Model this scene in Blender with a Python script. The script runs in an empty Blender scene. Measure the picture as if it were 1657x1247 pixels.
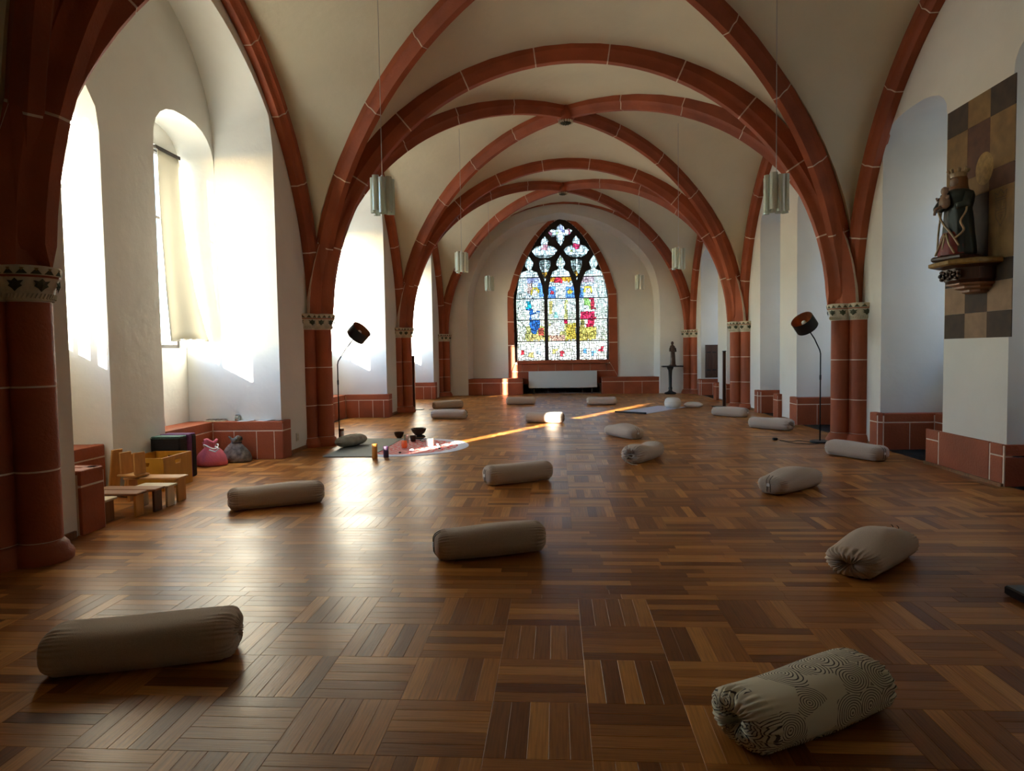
import bpy, math, random
from math import sin, cos, pi, sqrt, atan2, radians
from mathutils import Vector, Matrix
from mathutils.geometry import tessellate_polygon

random.seed(7)
S = bpy.context.scene
COL = S.collection

# ------------------------------------------------------------------ camera, sky, sun, exposure
cd = bpy.data.cameras.new('camera')
cam = bpy.data.objects.new('camera', cd)
COL.objects.link(cam)
cd.sensor_width = 36.0
cd.sensor_fit = 'HORIZONTAL'
cd.lens = 36.0 * 1085.0 / 1657.0
cd.clip_start = 0.05
r_ = Vector((0.9977168, 0.0656736, -0.0157515))
u_ = Vector((0.0124715, 0.0500589, 0.9986684))
f_ = Vector((-0.0663746, 0.9965847, -0.0491255))
cam.matrix_world = Matrix(((r_.x, u_.x, -f_.x, 0), (r_.y, u_.y, -f_.y, 0), (r_.z, u_.z, -f_.z, 1.3), (0, 0, 0, 1)))
S.camera = cam

SUN_TO = Vector((0.475, 0.88, -0.25)).normalized()
w = bpy.data.worlds.new('world')
S.world = w
w.use_nodes = True
wn = w.node_tree.nodes
wl = w.node_tree.links
bg = wn['Background']
sky = wn.new('ShaderNodeTexSky')
sky.sky_type = 'NISHITA'
sky.sun_disc = False
sky.sun_elevation = radians(14)
sky.sun_rotation = atan2(-0.475, -0.88)
sky.altitude = 100
sky.air_density = 1.0
sky.dust_density = 0.4
sky.ozone_density = 2.5
wl.new(sky.outputs[0], bg.inputs[0])
bg.inputs[1].default_value = 1.15

sl = bpy.data.lights.new('sun', 'SUN')
sl.energy = 30.0
sl.angle = radians(0.9)
sl.color = (1.0, 0.93, 0.80)
so = bpy.data.objects.new('sun', sl)
so.rotation_euler = SUN_TO.to_track_quat('-Z', 'Y').to_euler()
so.location = (-20, -30, 20)
COL.objects.link(so)

S.view_settings.view_transform = 'Standard'
S.view_settings.look = 'None'
S.view_settings.exposure = 1.7
S.view_settings.gamma = 1.0
S.view_settings.use_curve_mapping = False
S.cycles.max_bounces = 10
S.cycles.diffuse_bounces = 7
S.cycles.glossy_bounces = 4
S.cycles.transmission_bounces = 6
S.cycles.transparent_max_bounces = 12
S.cycles.caustics_reflective = False
S.cycles.caustics_refractive = False
S.cycles.sample_clamp_indirect = 4.0
S.cycles.use_denoising = True
S.cycles.use_guiding = True
S.cycles.use_surface_guiding = True
S.cycles.use_volume_guiding = False
S.cycles.guiding_training_samples = 24


# ------------------------------------------------------------------ materials
def lin(c):
    return tuple(((v / 255.0) / 12.92 if v / 255.0 < 0.04045 else ((v / 255.0 + 0.055) / 1.055) ** 2.4) for v in c)


def mat(name, col, rough=0.6, nscale=0, namt=0.0, bscale=0, bstr=0.0, rand=0.0, metal=0.0, spec=0.5, col2=None,
        detail=6.0, coat=0.0, stretch=None, sheen=0.0, dist=0.02):
    m = bpy.data.materials.new(name)
    m.use_nodes = True
    n = m.node_tree.nodes
    l = m.node_tree.links
    p = n['Principled BSDF']
    p.inputs['Roughness'].default_value = rough
    p.inputs['Metallic'].default_value = metal
    p.inputs['Specular IOR Level'].default_value = spec
    p.inputs['Coat Weight'].default_value = coat
    p.inputs['Sheen Weight'].default_value = sheen
    c = (*col, 1)
    p.inputs['Base Color'].default_value = c
    if nscale or bscale:
        tc = n.new('ShaderNodeTexCoord')
        src = tc.outputs['Object']
        if stretch:
            mp = n.new('ShaderNodeMapping')
            mp.inputs['Scale'].default_value = stretch
            l.new(src, mp.inputs[0])
            src = mp.outputs[0]
    out = None
    if nscale:
        t = n.new('ShaderNodeTexNoise')
        t.inputs['Scale'].default_value = nscale
        t.inputs['Detail'].default_value = detail
        l.new(src, t.inputs['Vector'])
        mx = n.new('ShaderNodeMix')
        mx.data_type = 'RGBA'
        if col2:
            a, b = col, col2
        else:
            a = tuple(v * (1 - namt) for v in col)
            b = tuple(min(1, v * (1 + namt)) for v in col)
        mx.inputs[6].default_value = (*a, 1)
        mx.inputs[7].default_value = (*b, 1)
        mr = n.new('ShaderNodeMapRange')
        mr.inputs[1].default_value = 0.3
        mr.inputs[2].default_value = 0.7
        l.new(t.outputs[0], mr.inputs[0])
        l.new(mr.outputs[0], mx.inputs[0])
        out = mx.outputs[2]
    if rand:
        oi = n.new('ShaderNodeObjectInfo')
        mr2 = n.new('ShaderNodeMapRange')
        mr2.inputs[3].default_value = 1 - rand
        mr2.inputs[4].default_value = 1 + rand
        l.new(oi.outputs['Random'], mr2.inputs[0])
        h = n.new('ShaderNodeHueSaturation')
        h.inputs['Color'].default_value = c
        l.new(mr2.outputs[0], h.inputs['Value'])
        if out:
            l.new(out, h.inputs['Color'])
        out = h.outputs[0]
    if out:
        l.new(out, p.inputs['Base Color'])
    if bscale:
        t = n.new('ShaderNodeTexNoise')
        t.inputs['Scale'].default_value = bscale
        t.inputs['Detail'].default_value = 5
        l.new(src, t.inputs['Vector'])
        b = n.new('ShaderNodeBump')
        b.inputs['Strength'].default_value = bstr
        b.inputs['Distance'].default_value = dist
        l.new(t.outputs[0], b.inputs['Height'])
        l.new(b.outputs[0], p.inputs['Normal'])
    return m


M_plaster = mat('white_plaster', (0.71, 0.69, 0.63), 0.85, 1.3, 0.05, 5, 0.35, spec=0.2)
M_vault = mat('vault_plaster', (0.66, 0.615, 0.46), 0.9, 0.9, 0.06, 7, 0.35, spec=0.15)
M_stone = mat('red_sandstone', (0.31, 0.073, 0.026), 0.62, 2.2, 0.22, 40, 0.25, rand=0.12, spec=0.35)
M_stone_dk = mat('dark_sandstone', (0.12, 0.03, 0.018), 0.6, 3, 0.2, 40, 0.2, rand=0.1, spec=0.35)
M_mortar = mat('pale_mortar', (0.72, 0.58, 0.46), 0.85, 20, 0.1)
M_black = mat('black_metal', (0.008, 0.008, 0.009), 0.45, spec=0.4)
M_lead = mat('dark_tracery', (0.018, 0.012, 0.01), 0.7, 8, 0.3)
M_fabric = mat('taupe_fabric', (0.50, 0.41, 0.33), 0.9, 160, 0.08, 260, 0.3, rand=0.06, spec=0.15, sheen=0.15, dist=0.004)
M_seam = mat('dark_seam', (0.03, 0.025, 0.022), 0.9)
M_tag = mat('white_tag', (0.75, 0.75, 0.72), 0.6)
M_string = mat('cream_cord', (0.62, 0.58, 0.48), 0.8)
M_white = mat('white_cotton', (0.72, 0.70, 0.64), 0.9, 60, 0.04, 200, 0.2, spec=0.15)
M_cream = mat('cream_paint', (0.55, 0.49, 0.36), 0.75, 12, 0.25)
M_green = mat('dark_green_paint', (0.045, 0.05, 0.02), 0.7, 20, 0.3)
M_ochre = mat('ochre_paint', (0.26, 0.15, 0.035), 0.7, 20, 0.3)
M_radiator = mat('radiator_enamel', (0.62, 0.66, 0.62), 0.35)
M_crate = mat('yellow_crate_wood', (0.52, 0.25, 0.02), 0.45, 3, 0.12, stretch=(8, 8, 1))
M_orange_wood = mat('orange_pine', (0.50, 0.24, 0.06), 0.5, 4, 0.18, stretch=(1, 6, 1))
M_brown_wood = mat('brown_wood', (0.22, 0.09, 0.03), 0.45, 4, 0.3, stretch=(1, 8, 1))
M_dark_wood = mat('dark_wood', (0.06, 0.022, 0.01), 0.4, 5, 0.3, stretch=(6, 6, 1))
M_pale_wood = mat('pale_plywood', (0.56, 0.46, 0.30), 0.55, 4, 0.1, stretch=(1, 6, 1))
M_blackcloth = mat('black_cloth', (0.012, 0.010, 0.014), 0.9, 40, 0.2)
M_teal = mat('teal_cloth', (0.10, 0.20, 0.19), 0.85, 40, 0.2)
M_purple = mat('purple_cloth', (0.12, 0.025, 0.13), 0.85, 40, 0.2)
M_pink = mat('pink_cloth', (0.62, 0.13, 0.18), 0.8, 8, 0.2, 60, 0.3)
M_mat_grey = mat('grey_green_mat', (0.20, 0.21, 0.17), 0.75, 90, 0.08, 150, 0.3)
M_mat_blue = mat('pale_blue_mat', (0.55, 0.58, 0.72), 0.8, 90, 0.05, 150, 0.2)
M_copper = mat('copper_lining', (0.60, 0.27, 0.13), 0.35, metal=0.85)
M_chrome = mat('brushed_steel', (0.55, 0.55, 0.55), 0.3, metal=1.0)
M_bronze = mat('dark_bronze', (0.05, 0.026, 0.016), 0.32, 30, 0.3, metal=0.6)
M_paper = mat('white_paper', (0.8, 0.8, 0.8), 0.7)
M_socket = mat('ivory_plastic', (0.62, 0.58, 0.47), 0.4)
M_wax_orange = mat('ochre_wax', (0.62, 0.25, 0.04), 0.5)
M_wax_purple = mat('purple_wax', (0.05, 0.02, 0.055), 0.5)
M_wax_white = mat('white_wax', (0.82, 0.78, 0.68), 0.5)
M_votive = mat('orange_glass', (0.85, 0.13, 0.03), 0.25)
M_pebble = mat('pale_pebble', (0.55, 0.53, 0.46), 0.6, 30, 0.2)
M_curtain_base = (0.50, 0.46, 0.36)


def curtain_mat():
    m = bpy.data.materials.new('cream_blind')
    m.use_nodes = True
    n, l = m.node_tree.nodes, m.node_tree.links
    p = n['Principled BSDF']
    p.inputs['Base Color'].default_value = (*M_curtain_base, 1)
    p.inputs['Roughness'].default_value = 0.9
    t = n.new('ShaderNodeBsdfTranslucent')
    t.inputs[0].default_value = (0.72, 0.68, 0.56, 1)
    x = n.new('ShaderNodeMixShader')
    x.inputs[0].default_value = 0.08
    l.new(p.outputs[0], x.inputs[1])
    l.new(t.outputs[0], x.inputs[2])
    l.new(x.outputs[0], n['Material Output'].inputs[0])
    return m


M_curtain = curtain_mat()


def clear_glass(name, tint, gloss=0.12, diff=0.0, rough=0.08, dcol=(0.5, 0.6, 0.5)):
    m = bpy.data.materials.new(name)
    m.use_nodes = True
    n, l = m.node_tree.nodes, m.node_tree.links
    n.remove(n['Principled BSDF'])
    t = n.new('ShaderNodeBsdfTransparent')
    t.inputs[0].default_value = (*tint, 1)
    g = n.new('ShaderNodeBsdfGlossy')
    g.inputs['Roughness'].default_value = rough
    x = n.new('ShaderNodeMixShader')
    x.inputs[0].default_value = gloss
    l.new(t.outputs[0], x.inputs[1])
    l.new(g.outputs[0], x.inputs[2])
    o = x.outputs[0]
    if diff:
        d = n.new('ShaderNodeBsdfDiffuse')
        d.inputs[0].default_value = (*dcol, 1)
        x2 = n.new('ShaderNodeMixShader')
        x2.inputs[0].default_value = diff
        l.new(o, x2.inputs[1])
        l.new(d.outputs[0], x2.inputs[2])
        o = x2.outputs[0]
    l.new(o, n['Material Output'].inputs[0])
    return m


M_glass = clear_glass('window_glass', (0.93, 0.95, 0.95), 0.05)
M_lampglass = clear_glass('green_lamp_glass', (0.95, 0.97, 0.93), 0.15, 0.55, 0.15, (0.78, 0.84, 0.74))
M_cup = clear_glass('drinking_glass', (0.85, 0.9, 0.85), 0.25, 0.12, 0.05)


def attr_mat(name, kind='stained', rough=0.4):
    m = bpy.data.materials.new(name)
    m.use_nodes = True
    n, l = m.node_tree.nodes, m.node_tree.links
    a = n.new('ShaderNodeAttribute')
    a.attribute_name = 'col'
    p = n['Principled BSDF']
    if kind == 'stained':
        t = n.new('ShaderNodeBsdfTranslucent')
        tr = n.new('ShaderNodeBsdfTransparent')
        g = n.new('ShaderNodeBsdfGlossy')
        g.inputs['Roughness'].default_value = 0.2
        x1 = n.new('ShaderNodeMixShader')
        x1.inputs[0].default_value = 0.75
        x2 = n.new('ShaderNodeMixShader')
        x2.inputs[0].default_value = 0.04
        tx = n.new('ShaderNodeTexCoord')
        nz = n.new('ShaderNodeTexNoise')
        nz.inputs['Scale'].default_value = 22
        nz.inputs['Detail'].default_value = 3
        l.new(tx.outputs['Object'], nz.inputs['Vector'])
        mr = n.new('ShaderNodeMapRange')
        mr.inputs[1].default_value = 0.35
        mr.inputs[2].default_value = 0.6
        mr.inputs[3].default_value = 0.55
        mr.inputs[4].default_value = 1.0
        l.new(nz.outputs[0], mr.inputs[0])
        mu = n.new('ShaderNodeMix')
        mu.data_type = 'RGBA'
        mu.blend_type = 'MULTIPLY'
        mu.inputs[0].default_value = 1.0
        l.new(a.outputs['Color'], mu.inputs[6])
        l.new(mr.outputs[0], mu.inputs[7])
        l.new(mu.outputs[2], t.inputs[0])
        l.new(mu.outputs[2], tr.inputs[0])
        l.new(tr.outputs[0], x1.inputs[1])
        l.new(t.outputs[0], x1.inputs[2])
        l.new(x1.outputs[0], x2.inputs[1])
        l.new(g.outputs[0], x2.inputs[2])
        l.new(x2.outputs[0], n['Material Output'].inputs[0])
        n.remove(p)
    else:
        l.new(a.outputs['Color'], p.inputs['Base Color'])
        p.inputs['Roughness'].default_value = rough
    return m


M_stained = attr_mat('stained_glass')


def parquet_mat():
    m = bpy.data.materials.new('oak_parquet')
    m.use_nodes = True
    n, l = m.node_tree.nodes, m.node_tree.links
    p = n['Principled BSDF']
    oi = n.new('ShaderNodeObjectInfo')
    ge = n.new('ShaderNodeNewGeometry')
    ad = n.new('ShaderNodeMath')
    ad.operation = 'ADD'
    l.new(oi.outputs['Random'], ad.inputs[0])
    l.new(ge.outputs['Random Per Island'], ad.inputs[1])
    fr = n.new('ShaderNodeMath')
    fr.operation = 'FRACT'
    l.new(ad.outputs[0], fr.inputs[0])
    cr = n.new('ShaderNodeValToRGB')
    e = cr.color_ramp.elements
    e[0].position = 0
    e[0].color = (0.17, 0.052, 0.010, 1)
    e[1].position = 1
    e[1].color = (0.56, 0.26, 0.068, 1)
    for pos, c in ((0.3, (0.27, 0.098, 0.020, 1)), (0.65, (0.38, 0.152, 0.033, 1)), (0.85, (0.47, 0.20, 0.048, 1))):
        x = e.new(pos)
        x.color = c
    l.new(fr.outputs[0], cr.inputs[0])
    uv = n.new('ShaderNodeTexCoord')
    mp = n.new('ShaderNodeMapping')
    mp.inputs['Scale'].default_value = (4, 90, 1)
    l.new(uv.outputs['UV'], mp.inputs[0])
    nz = n.new('ShaderNodeTexNoise')
    nz.inputs['Scale'].default_value = 1.0
    nz.inputs['Detail'].default_value = 6
    l.new(mp.outputs[0], nz.inputs['Vector'])
    mr = n.new('ShaderNodeMapRange')
    mr.inputs[1].default_value = 0.3
    mr.inputs[2].default_value = 0.7
    mr.inputs[3].default_value = 0.72
    mr.inputs[4].default_value = 1.2
    l.new(nz.outputs[0], mr.inputs[0])
    mu = n.new('ShaderNodeMix')
    mu.data_type = 'RGBA'
    mu.blend_type = 'MULTIPLY'
    mu.inputs[0].default_value = 1.0
    l.new(cr.outputs[0], mu.inputs[6])
    l.new(mr.outputs[0], mu.inputs[7])
    l.new(mu.outputs[2], p.inputs['Base Color'])
    b = n.new('ShaderNodeBump')
    b.inputs['Strength'].default_value = 0.25
    b.inputs['Distance'].default_value = 0.003
    l.new(nz.outputs[0], b.inputs['Height'])
    l.new(b.outputs[0], p.inputs['Normal'])
    # worn varnish: patchy gloss
    n2 = n.new('ShaderNodeTexNoise')
    n2.inputs['Scale'].default_value = 1.6
    n2.inputs['Detail'].default_value = 5
    l.new(ge.outputs['Position'], n2.inputs['Vector'])
    r2 = n.new('ShaderNodeMapRange')
    r2.inputs[1].default_value = 0.3
    r2.inputs[2].default_value = 0.7
    r2.inputs[3].default_value = 0.28
    r2.inputs[4].default_value = 0.38
    l.new(n2.outputs[0], r2.inputs[0])
    l.new(r2.outputs[0], p.inputs['Roughness'])
    p.inputs['Specular IOR Level'].default_value = 0.26
    p.inputs['Specular Tint'].default_value = (1.0, 0.80, 0.54, 1)
    return m


M_parquet = parquet_mat()


def swirl_mat():
    """pale cotton printed with overlapping patches of concentric dark rings"""
    m = bpy.data.materials.new('ring_printed_cotton')
    m.use_nodes = True
    n, l = m.node_tree.nodes, m.node_tree.links
    p = n['Principled BSDF']
    p.inputs['Roughness'].default_value = 0.9
    p.inputs['Specular IOR Level'].default_value = 0.15
    uv = n.new('ShaderNodeTexCoord')
    v = n.new('ShaderNodeTexVoronoi')
    v.voronoi_dimensions = '2D'
    v.inputs['Scale'].default_value = 8.5
    v.inputs['Randomness'].default_value = 0.55
    l.new(uv.outputs['UV'], v.inputs['Vector'])
    mu = n.new('ShaderNodeMath')
    mu.operation = 'MULTIPLY'
    mu.inputs[1].default_value = 72
    l.new(v.outputs['Distance'], mu.inputs[0])
    sn = n.new('ShaderNodeMath')
    sn.operation = 'SINE'
    l.new(mu.outputs[0], sn.inputs[0])
    gt = n.new('ShaderNodeMath')
    gt.operation = 'GREATER_THAN'
    gt.inputs[1].default_value = 0.55
    l.new(sn.outputs[0], gt.inputs[0])
    # only about half of the cells carry rings
    sp = n.new('ShaderNodeSeparateColor')
    l.new(v.outputs['Color'], sp.inputs[0])
    g2 = n.new('ShaderNodeMath')
    g2.operation = 'GREATER_THAN'
    g2.inputs[1].default_value = 0.28
    l.new(sp.outputs[0], g2.inputs[0])
    m2 = n.new('ShaderNodeMath')
    m2.operation = 'MULTIPLY'
    l.new(gt.outputs[0], m2.inputs[0])
    l.new(g2.outputs[0], m2.inputs[1])
    mx = n.new('ShaderNodeMix')
    mx.data_type = 'RGBA'
    mx.inputs[6].default_value = (0.72, 0.70, 0.58, 1)
    mx.inputs[7].default_value = (0.09, 0.085, 0.08, 1)
    l.new(m2.outputs[0], mx.inputs[0])
    l.new(mx.outputs[2], p.inputs['Base Color'])
    return m


M_swirl = swirl_mat()


def mandala_mat():
    m = bpy.data.materials.new('mandala_cloth')
    m.use_nodes = True
    n, l = m.node_tree.nodes, m.node_tree.links
    p = n['Principled BSDF']
    p.inputs['Roughness'].default_value = 0.9
    tc = n.new('ShaderNodeTexCoord')
    sx = n.new('ShaderNodeSeparateXYZ')
    l.new(tc.outputs['Object'], sx.inputs[0])

    def mth(op, a, b=None, c=None):
        k = n.new('ShaderNodeMath')
        k.operation = op
        for i, q in enumerate((a, b, c)):
            if q is None:
                continue
            if isinstance(q, (int, float)):
                k.inputs[i].default_value = q
            else:
                l.new(q, k.inputs[i])
        return k.outputs[0]
    x, y = sx.outputs[0], sx.outputs[1]
    r = mth('SQRT', mth('ADD', mth('MULTIPLY', x, x), mth('MULTIPLY', y, y)))
    th = mth('ARCTAN2', y, x)
    pet = mth('ABSOLUTE', mth('SINE', mth('MULTIPLY', th, 12)))
    wv = mth('SINE', mth('ADD', mth('MULTIPLY', r, 62), mth('MULTIPLY', pet, 3.2)))
    cr = n.new('ShaderNodeValToRGB')
    cr.color_ramp.interpolation = 'CONSTANT'
    e = cr.color_ramp.elements
    e[0].position = 0
    e[0].color = (0.62, 0.03, 0.03, 1)
    e[1].position = 0.35
    e[1].color = (0.75, 0.30, 0.24, 1)
    for pos, c in ((0.5, (0.80, 0.72, 0.62, 1)), (0.66, (0.52, 0.02, 0.05, 1)), (0.86, (0.05, 0.02, 0.06, 1)), (0.93, (0.75, 0.6, 0.5, 1))):
        q = e.new(pos)
        q.color = c
    l.new(mth('ADD', mth('MULTIPLY', wv, 0.5), 0.5), cr.inputs[0])
    edge = mth('GREATER_THAN', r, 0.745)
    mx = n.new('ShaderNodeMix')
    mx.data_type = 'RGBA'
    l.new(edge, mx.inputs[0])
    l.new(cr.outputs[0], mx.inputs[6])
    mx.inputs[7].default_value = (0.68, 0.68, 0.75, 1)
    l.new(mx.outputs[2], p.inputs['Base Color'])
    return m


M_mandala = mandala_mat()


# ------------------------------------------------------------------ mesh helpers
class MB:
    def __init__(s):
        s.v, s.f, s.uv, s.mi = [], [], {}, []

    def add(s, vs, fs, mi=0, T=None):
        o = len(s.v)
        s.v += [tuple(T @ Vector(p)) if T else tuple(p) for p in vs]
        s.f += [tuple(i + o for i in q) for q in fs]
        s.mi += [mi] * len(fs)
        return s

    def box(s, x0, y0, z0, x1, y1, z1, bv=0.0, mi=0, T=None):
        if bv <= 0:
            vs = [(x, y, z) for z in (z0, z1) for y in (y0, y1) for x in (x0, x1)]
            fs = [(0, 2, 3, 1), (4, 5, 7, 6), (0, 1, 5, 4), (2, 6, 7, 3), (0, 4, 6, 2), (1, 3, 7, 5)]
            return s.add(vs, fs, mi, T)
        b = bv
        lv = [(z0, b), (z0 + b, 0), (z1 - b, 0), (z1, b)]
        vs = []
        for z, i in lv:
            a0, a1, c0, c1 = x0 + i, x1 - i, y0 + i, y1 - i
            k = b if i == 0 else b * 0.6
            vs += [(a0 + k, c0, z), (a1 - k, c0, z), (a1, c0 + k, z), (a1, c1 - k, z), (a1 - k, c1, z), (a0 + k, c1, z), (a0, c1 - k, z), (a0, c0 + k, z)]
        fs = [tuple(range(7, -1, -1)), tuple(range(24, 32))]
        for r in range(3):
            for i in range(8):
                j = (i + 1) % 8
                fs.append((r * 8 + i, r * 8 + j, r * 8 + 8 + j, r * 8 + 8 + i))
        return s.add(vs, fs, mi, T)

    def loft(s, rings, cap0=True, cap1=True, closed=True, mi=0, T=None):
        n = len(rings[0])
        vs = [p for r in rings for p in r]
        fs = []
        for k in range(len(rings) - 1):
            for i in range(n if closed else n - 1):
                j = (i + 1) % n
                fs.append((k * n + i, k * n + j, (k + 1) * n + j, (k + 1) * n + i))
        if cap0:
            fs.append(tuple(range(n - 1, -1, -1)))
        if cap1:
            o = (len(rings) - 1) * n
            fs.append(tuple(range(o, o + n)))
        return s.add(vs, fs, mi, T)

    def lathe(s, prof, n=20, cx=0, cy=0, sx=1, sy=1, cap0=True, cap1=True, mi=0, T=None):
        rings = [[(cx + r * sx * cos(2 * pi * i / n), cy + r * sy * sin(2 * pi * i / n), z) for i in range(n)] for r, z in prof]
        return s.loft(rings, cap0, cap1, mi=mi, T=T)

    def tube(s, pts, r, n=8, mi=0, T=None):
        pts = [Vector(p) for p in pts]
        rr = r if isinstance(r, (list, tuple)) else [r] * len(pts)
        rings = []
        prev = None
        for i, p in enumerate(pts):
            d = (pts[min(i + 1, len(pts) - 1)] - pts[max(i - 1, 0)]).normalized()
            if prev is None:
                a = Vector((0, 0, 1)) if abs(d.z) < 0.9 else Vector((1, 0, 0))
                prev = d.cross(a).normalized()
            prev = (prev - d * prev.dot(d)).normalized()
            q = d.cross(prev)
            rings.append([tuple(p + (prev * cos(2 * pi * k / n) + q * sin(2 * pi * k / n)) * rr[i]) for k in range(n)])
        return s.loft(rings, mi=mi, T=T)

    def prism(s, loop, d0, d1, fn, loop2=None, holes=(), holes2=None, mi=0):
        """closed slab: 2-D loop (plus holes) between depth d0 and d1; fn(a, b, d) -> xyz; loop2/holes2 splay the far side"""
        L = [loop] + list(holes)
        L2 = [loop2 or loop] + list(holes2 or holes)
        tri = tessellate_polygon([[Vector((a, b, 0)) for a, b in q] for q in L])
        fl = [p for q in L for p in q]
        fl2 = [p for q in L2 for p in q]
        n = len(fl)
        vs = [fn(a, b, d0) for a, b in fl] + [fn(a, b, d1) for a, b in fl2]
        fs = [tuple(t) for t in tri] + [(t[2] + n, t[1] + n, t[0] + n) for t in tri]
        o = 0
        for q in L:
            k = len(q)
            for i in range(k):
                j = (i + 1) % k
                fs.append((o + i, o + j, n + o + j, n + o + i))
            o += k
        return s.add(vs, fs, mi)

    def build(s, name, mats, parent=None, smooth=False, kind=None, fixn=True, auto=None):
        me = bpy.data.meshes.new(name)
        me.from_pydata(s.v, [], s.f)
        ms = mats if isinstance(mats, (list, tuple)) else [mats]
        for m in ms:
            me.materials.append(m)
        if len(ms) > 1:
            me.polygons.foreach_set('material_index', s.mi)
        if fixn:
            import bmesh
            bm = bmesh.new()
            bm.from_mesh(me)
            bmesh.ops.recalc_face_normals(bm, faces=bm.faces)
            bm.to_mesh(me)
            bm.free()
        if smooth:
            me.polygons.foreach_set('use_smooth', [True] * len(me.polygons))
            if auto:
                me.set_sharp_from_angle(angle=radians(auto))
        me.update()
        o = bpy.data.objects.new(name, me)
        COL.objects.link(o)
        if parent:
            o.parent = parent
        if kind:
            o['kind'] = kind
        return o


def thing(name, label, cat, loc=(0, 0, 0), rz=0.0, group=None):
    o = bpy.data.objects.new(name, None)
    o.empty_display_size = 0.1
    COL.objects.link(o)
    o.location = loc
    o.rotation_euler = (0, 0, rz)
    o['label'] = label
    o['category'] = cat
    if group:
        o['group'] = group
    return o


def tag(o, label, cat, group=None, loc=None, rz=None):
    o['label'] = label
    o['category'] = cat
    if group:
        o['group'] = group
    if loc is not None:
        o.location = loc
    if rz is not None:
        o.rotation_euler = (0, 0, rz)
    return o


def struct(name):
    o = bpy.data.objects.new(name, None)
    o.empty_display_size = 0.1
    COL.objects.link(o)
    o['kind'] = 'structure'
    return o


KIDS = {}


def copy_tree(o, parent=None):
    c = o.copy()
    COL.objects.link(c)
    c.parent = parent
    for ch in list(o.children):
        copy_tree(ch, c)
    return c


def smoothstep(t):
    t = max(0, min(1, t))
    return t * t * (3 - 2 * t)


# ------------------------------------------------------------------ layout constants
YC = [4.1 + 5.4 * k for k in range(-2, 4)]      # column lines: -6.7 ... 20.3
XL, XR = -3.53, 4.13                            # wall faces
XCL, XCR = -3.48, 4.02                          # column cluster centres
XC = 0.26                                       # crown line of the transverse arches
ZS = 1.83                                       # springing
RT = 3.46                                       # transverse arch radius
HD = 3.60                                       # rise of the diagonal ribs
YB = -6.7                                       # back of the hall
YE = 20.45                                      # end wall plane


def mid(k):
    return (YC[k] + YC[k + 1]) / 2


# ------------------------------------------------------------------ floor
fl = MB().box(-5.2, YB - .3, -0.12, 5.6, 21.6, -0.012).build('floor', M_stone_dk, kind='structure')


def plank_geo(L, W, full=True):
    b, h = 0.0009, 0.0006
    x, y = L / 2 - 0.0004, W / 2 - 0.0004
    vs = [(-x, -y, -h), (x, -y, -h), (x, y, -h), (-x, y, -h),
          (-x + b, -y + b, 0), (x - b, -y + b, 0), (x - b, y - b, 0), (-x + b, y - b, 0)]
    fs = [(4, 5, 6, 7)] + [(i, (i + 1) % 4, 4 + (i + 1) % 4, 4 + i) for i in range(4)]
    if full:
        vs += [(-x, -y, -0.012), (x, -y, -0.012), (x, y, -0.012), (-x, y, -0.012)]
        fs += [(8 + i, 8 + (i + 1) % 4, (i + 1) % 4, i) for i in range(4)]
    return vs, fs


TS = 0.351
X0T, Y0T = -0.252, 2.083     # a tile corner measured on the floor
planks = []                  # (x, y, length, width, along_y)
rngp = random.Random(3)
bands = [(3.48, 4.89), (8.85, 9.95), (14.3, 15.4)]


def in_band(y):
    return any(a < y < b for a, b in bands)


jy = -26
while True:
    ya = Y0T + jy * TS
    if ya > 21.1:
        break
    if ya < YB:
        jy += 1
        continue
    ym = ya + TS / 2
    if in_band(ym):
        for r in range(5):
            x = -5.0 + rngp.random() * 0.4
            while x < 5.4:
                Lp = rngp.choice((0.351, 0.42, 0.5))
                planks.append((x + Lp / 2, ya + TS / 5 * (r + 0.5), Lp, TS / 5, False))
                x += Lp
    else:
        for ix in range(-14, 16):
            xa = X0T + ix * TS
            hor = (ix + jy) % 2 == 1
            for k in range(5):
                if hor:
                    planks.append((xa + TS / 2, ya + TS / 5 * (k + .5), TS, TS / 5, False))
                else:
                    planks.append((xa + TS / 5 * (k + .5), ya + TS / 2, TS, TS / 5, True))
    jy += 1


def near_key(p):
    x, y = p[0], p[1]
    vis = y > 1.95 and abs(x + 0.066 * y) < 0.79 * y
    return (0 if vis else 1, y if vis else abs(y - 2))


planks.sort(key=near_key)
me_cache = {}


def plank_mesh(L, W):
    key = round(L, 3)
    if key not in me_cache:
        vs, fs = plank_geo(L, W)
        me = bpy.data.meshes.new('parquet_plank')
        me.from_pydata(vs, [], fs)
        me.materials.append(M_parquet)
        uvl = me.uv_layers.new(name='UVMap')
        for lp in me.loops:
            v = me.vertices[lp.vertex_index].co
            uvl.data[lp.index].uv = (v.x + key * 3, v.y)
        me_cache[key] = me
    return me_cache[key]


for (x, y, L, W, al) in planks[:290]:
    o = bpy.data.objects.new('parquet_plank', plank_mesh(L, W))
    o.location = (x, y, 0)
    o.rotation_euler = (0, 0, (pi / 2 if al else 0) + (pi if rngp.random() < .5 else 0))
    o.parent = fl
    COL.objects.link(o)
vs_, fs_, uvs_ = [], [], []
for (x, y, L, W, al) in planks[290:]:
    v, f = plank_geo(L, W, False)
    o = len(vs_)
    ou, ov = rngp.random() * 30, rngp.random() * 30
    dz = 0.0
    for p in v:
        vs_.append((x - p[1], y + p[0], p[2] + dz) if al else (x + p[0], y + p[1], p[2] + dz))
        uvs_.append((p[0] + ou, p[1] + ov))
    fs_ += [tuple(i + o for i in q) for q in f]
me = bpy.data.meshes.new('parquet_field')
me.from_pydata(vs_, [], fs_)
me.materials.append(M_parquet)
uvl = me.uv_layers.new(name='UVMap')
li = [0] * len(me.loops)
me.loops.foreach_get('vertex_index', li)
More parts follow.
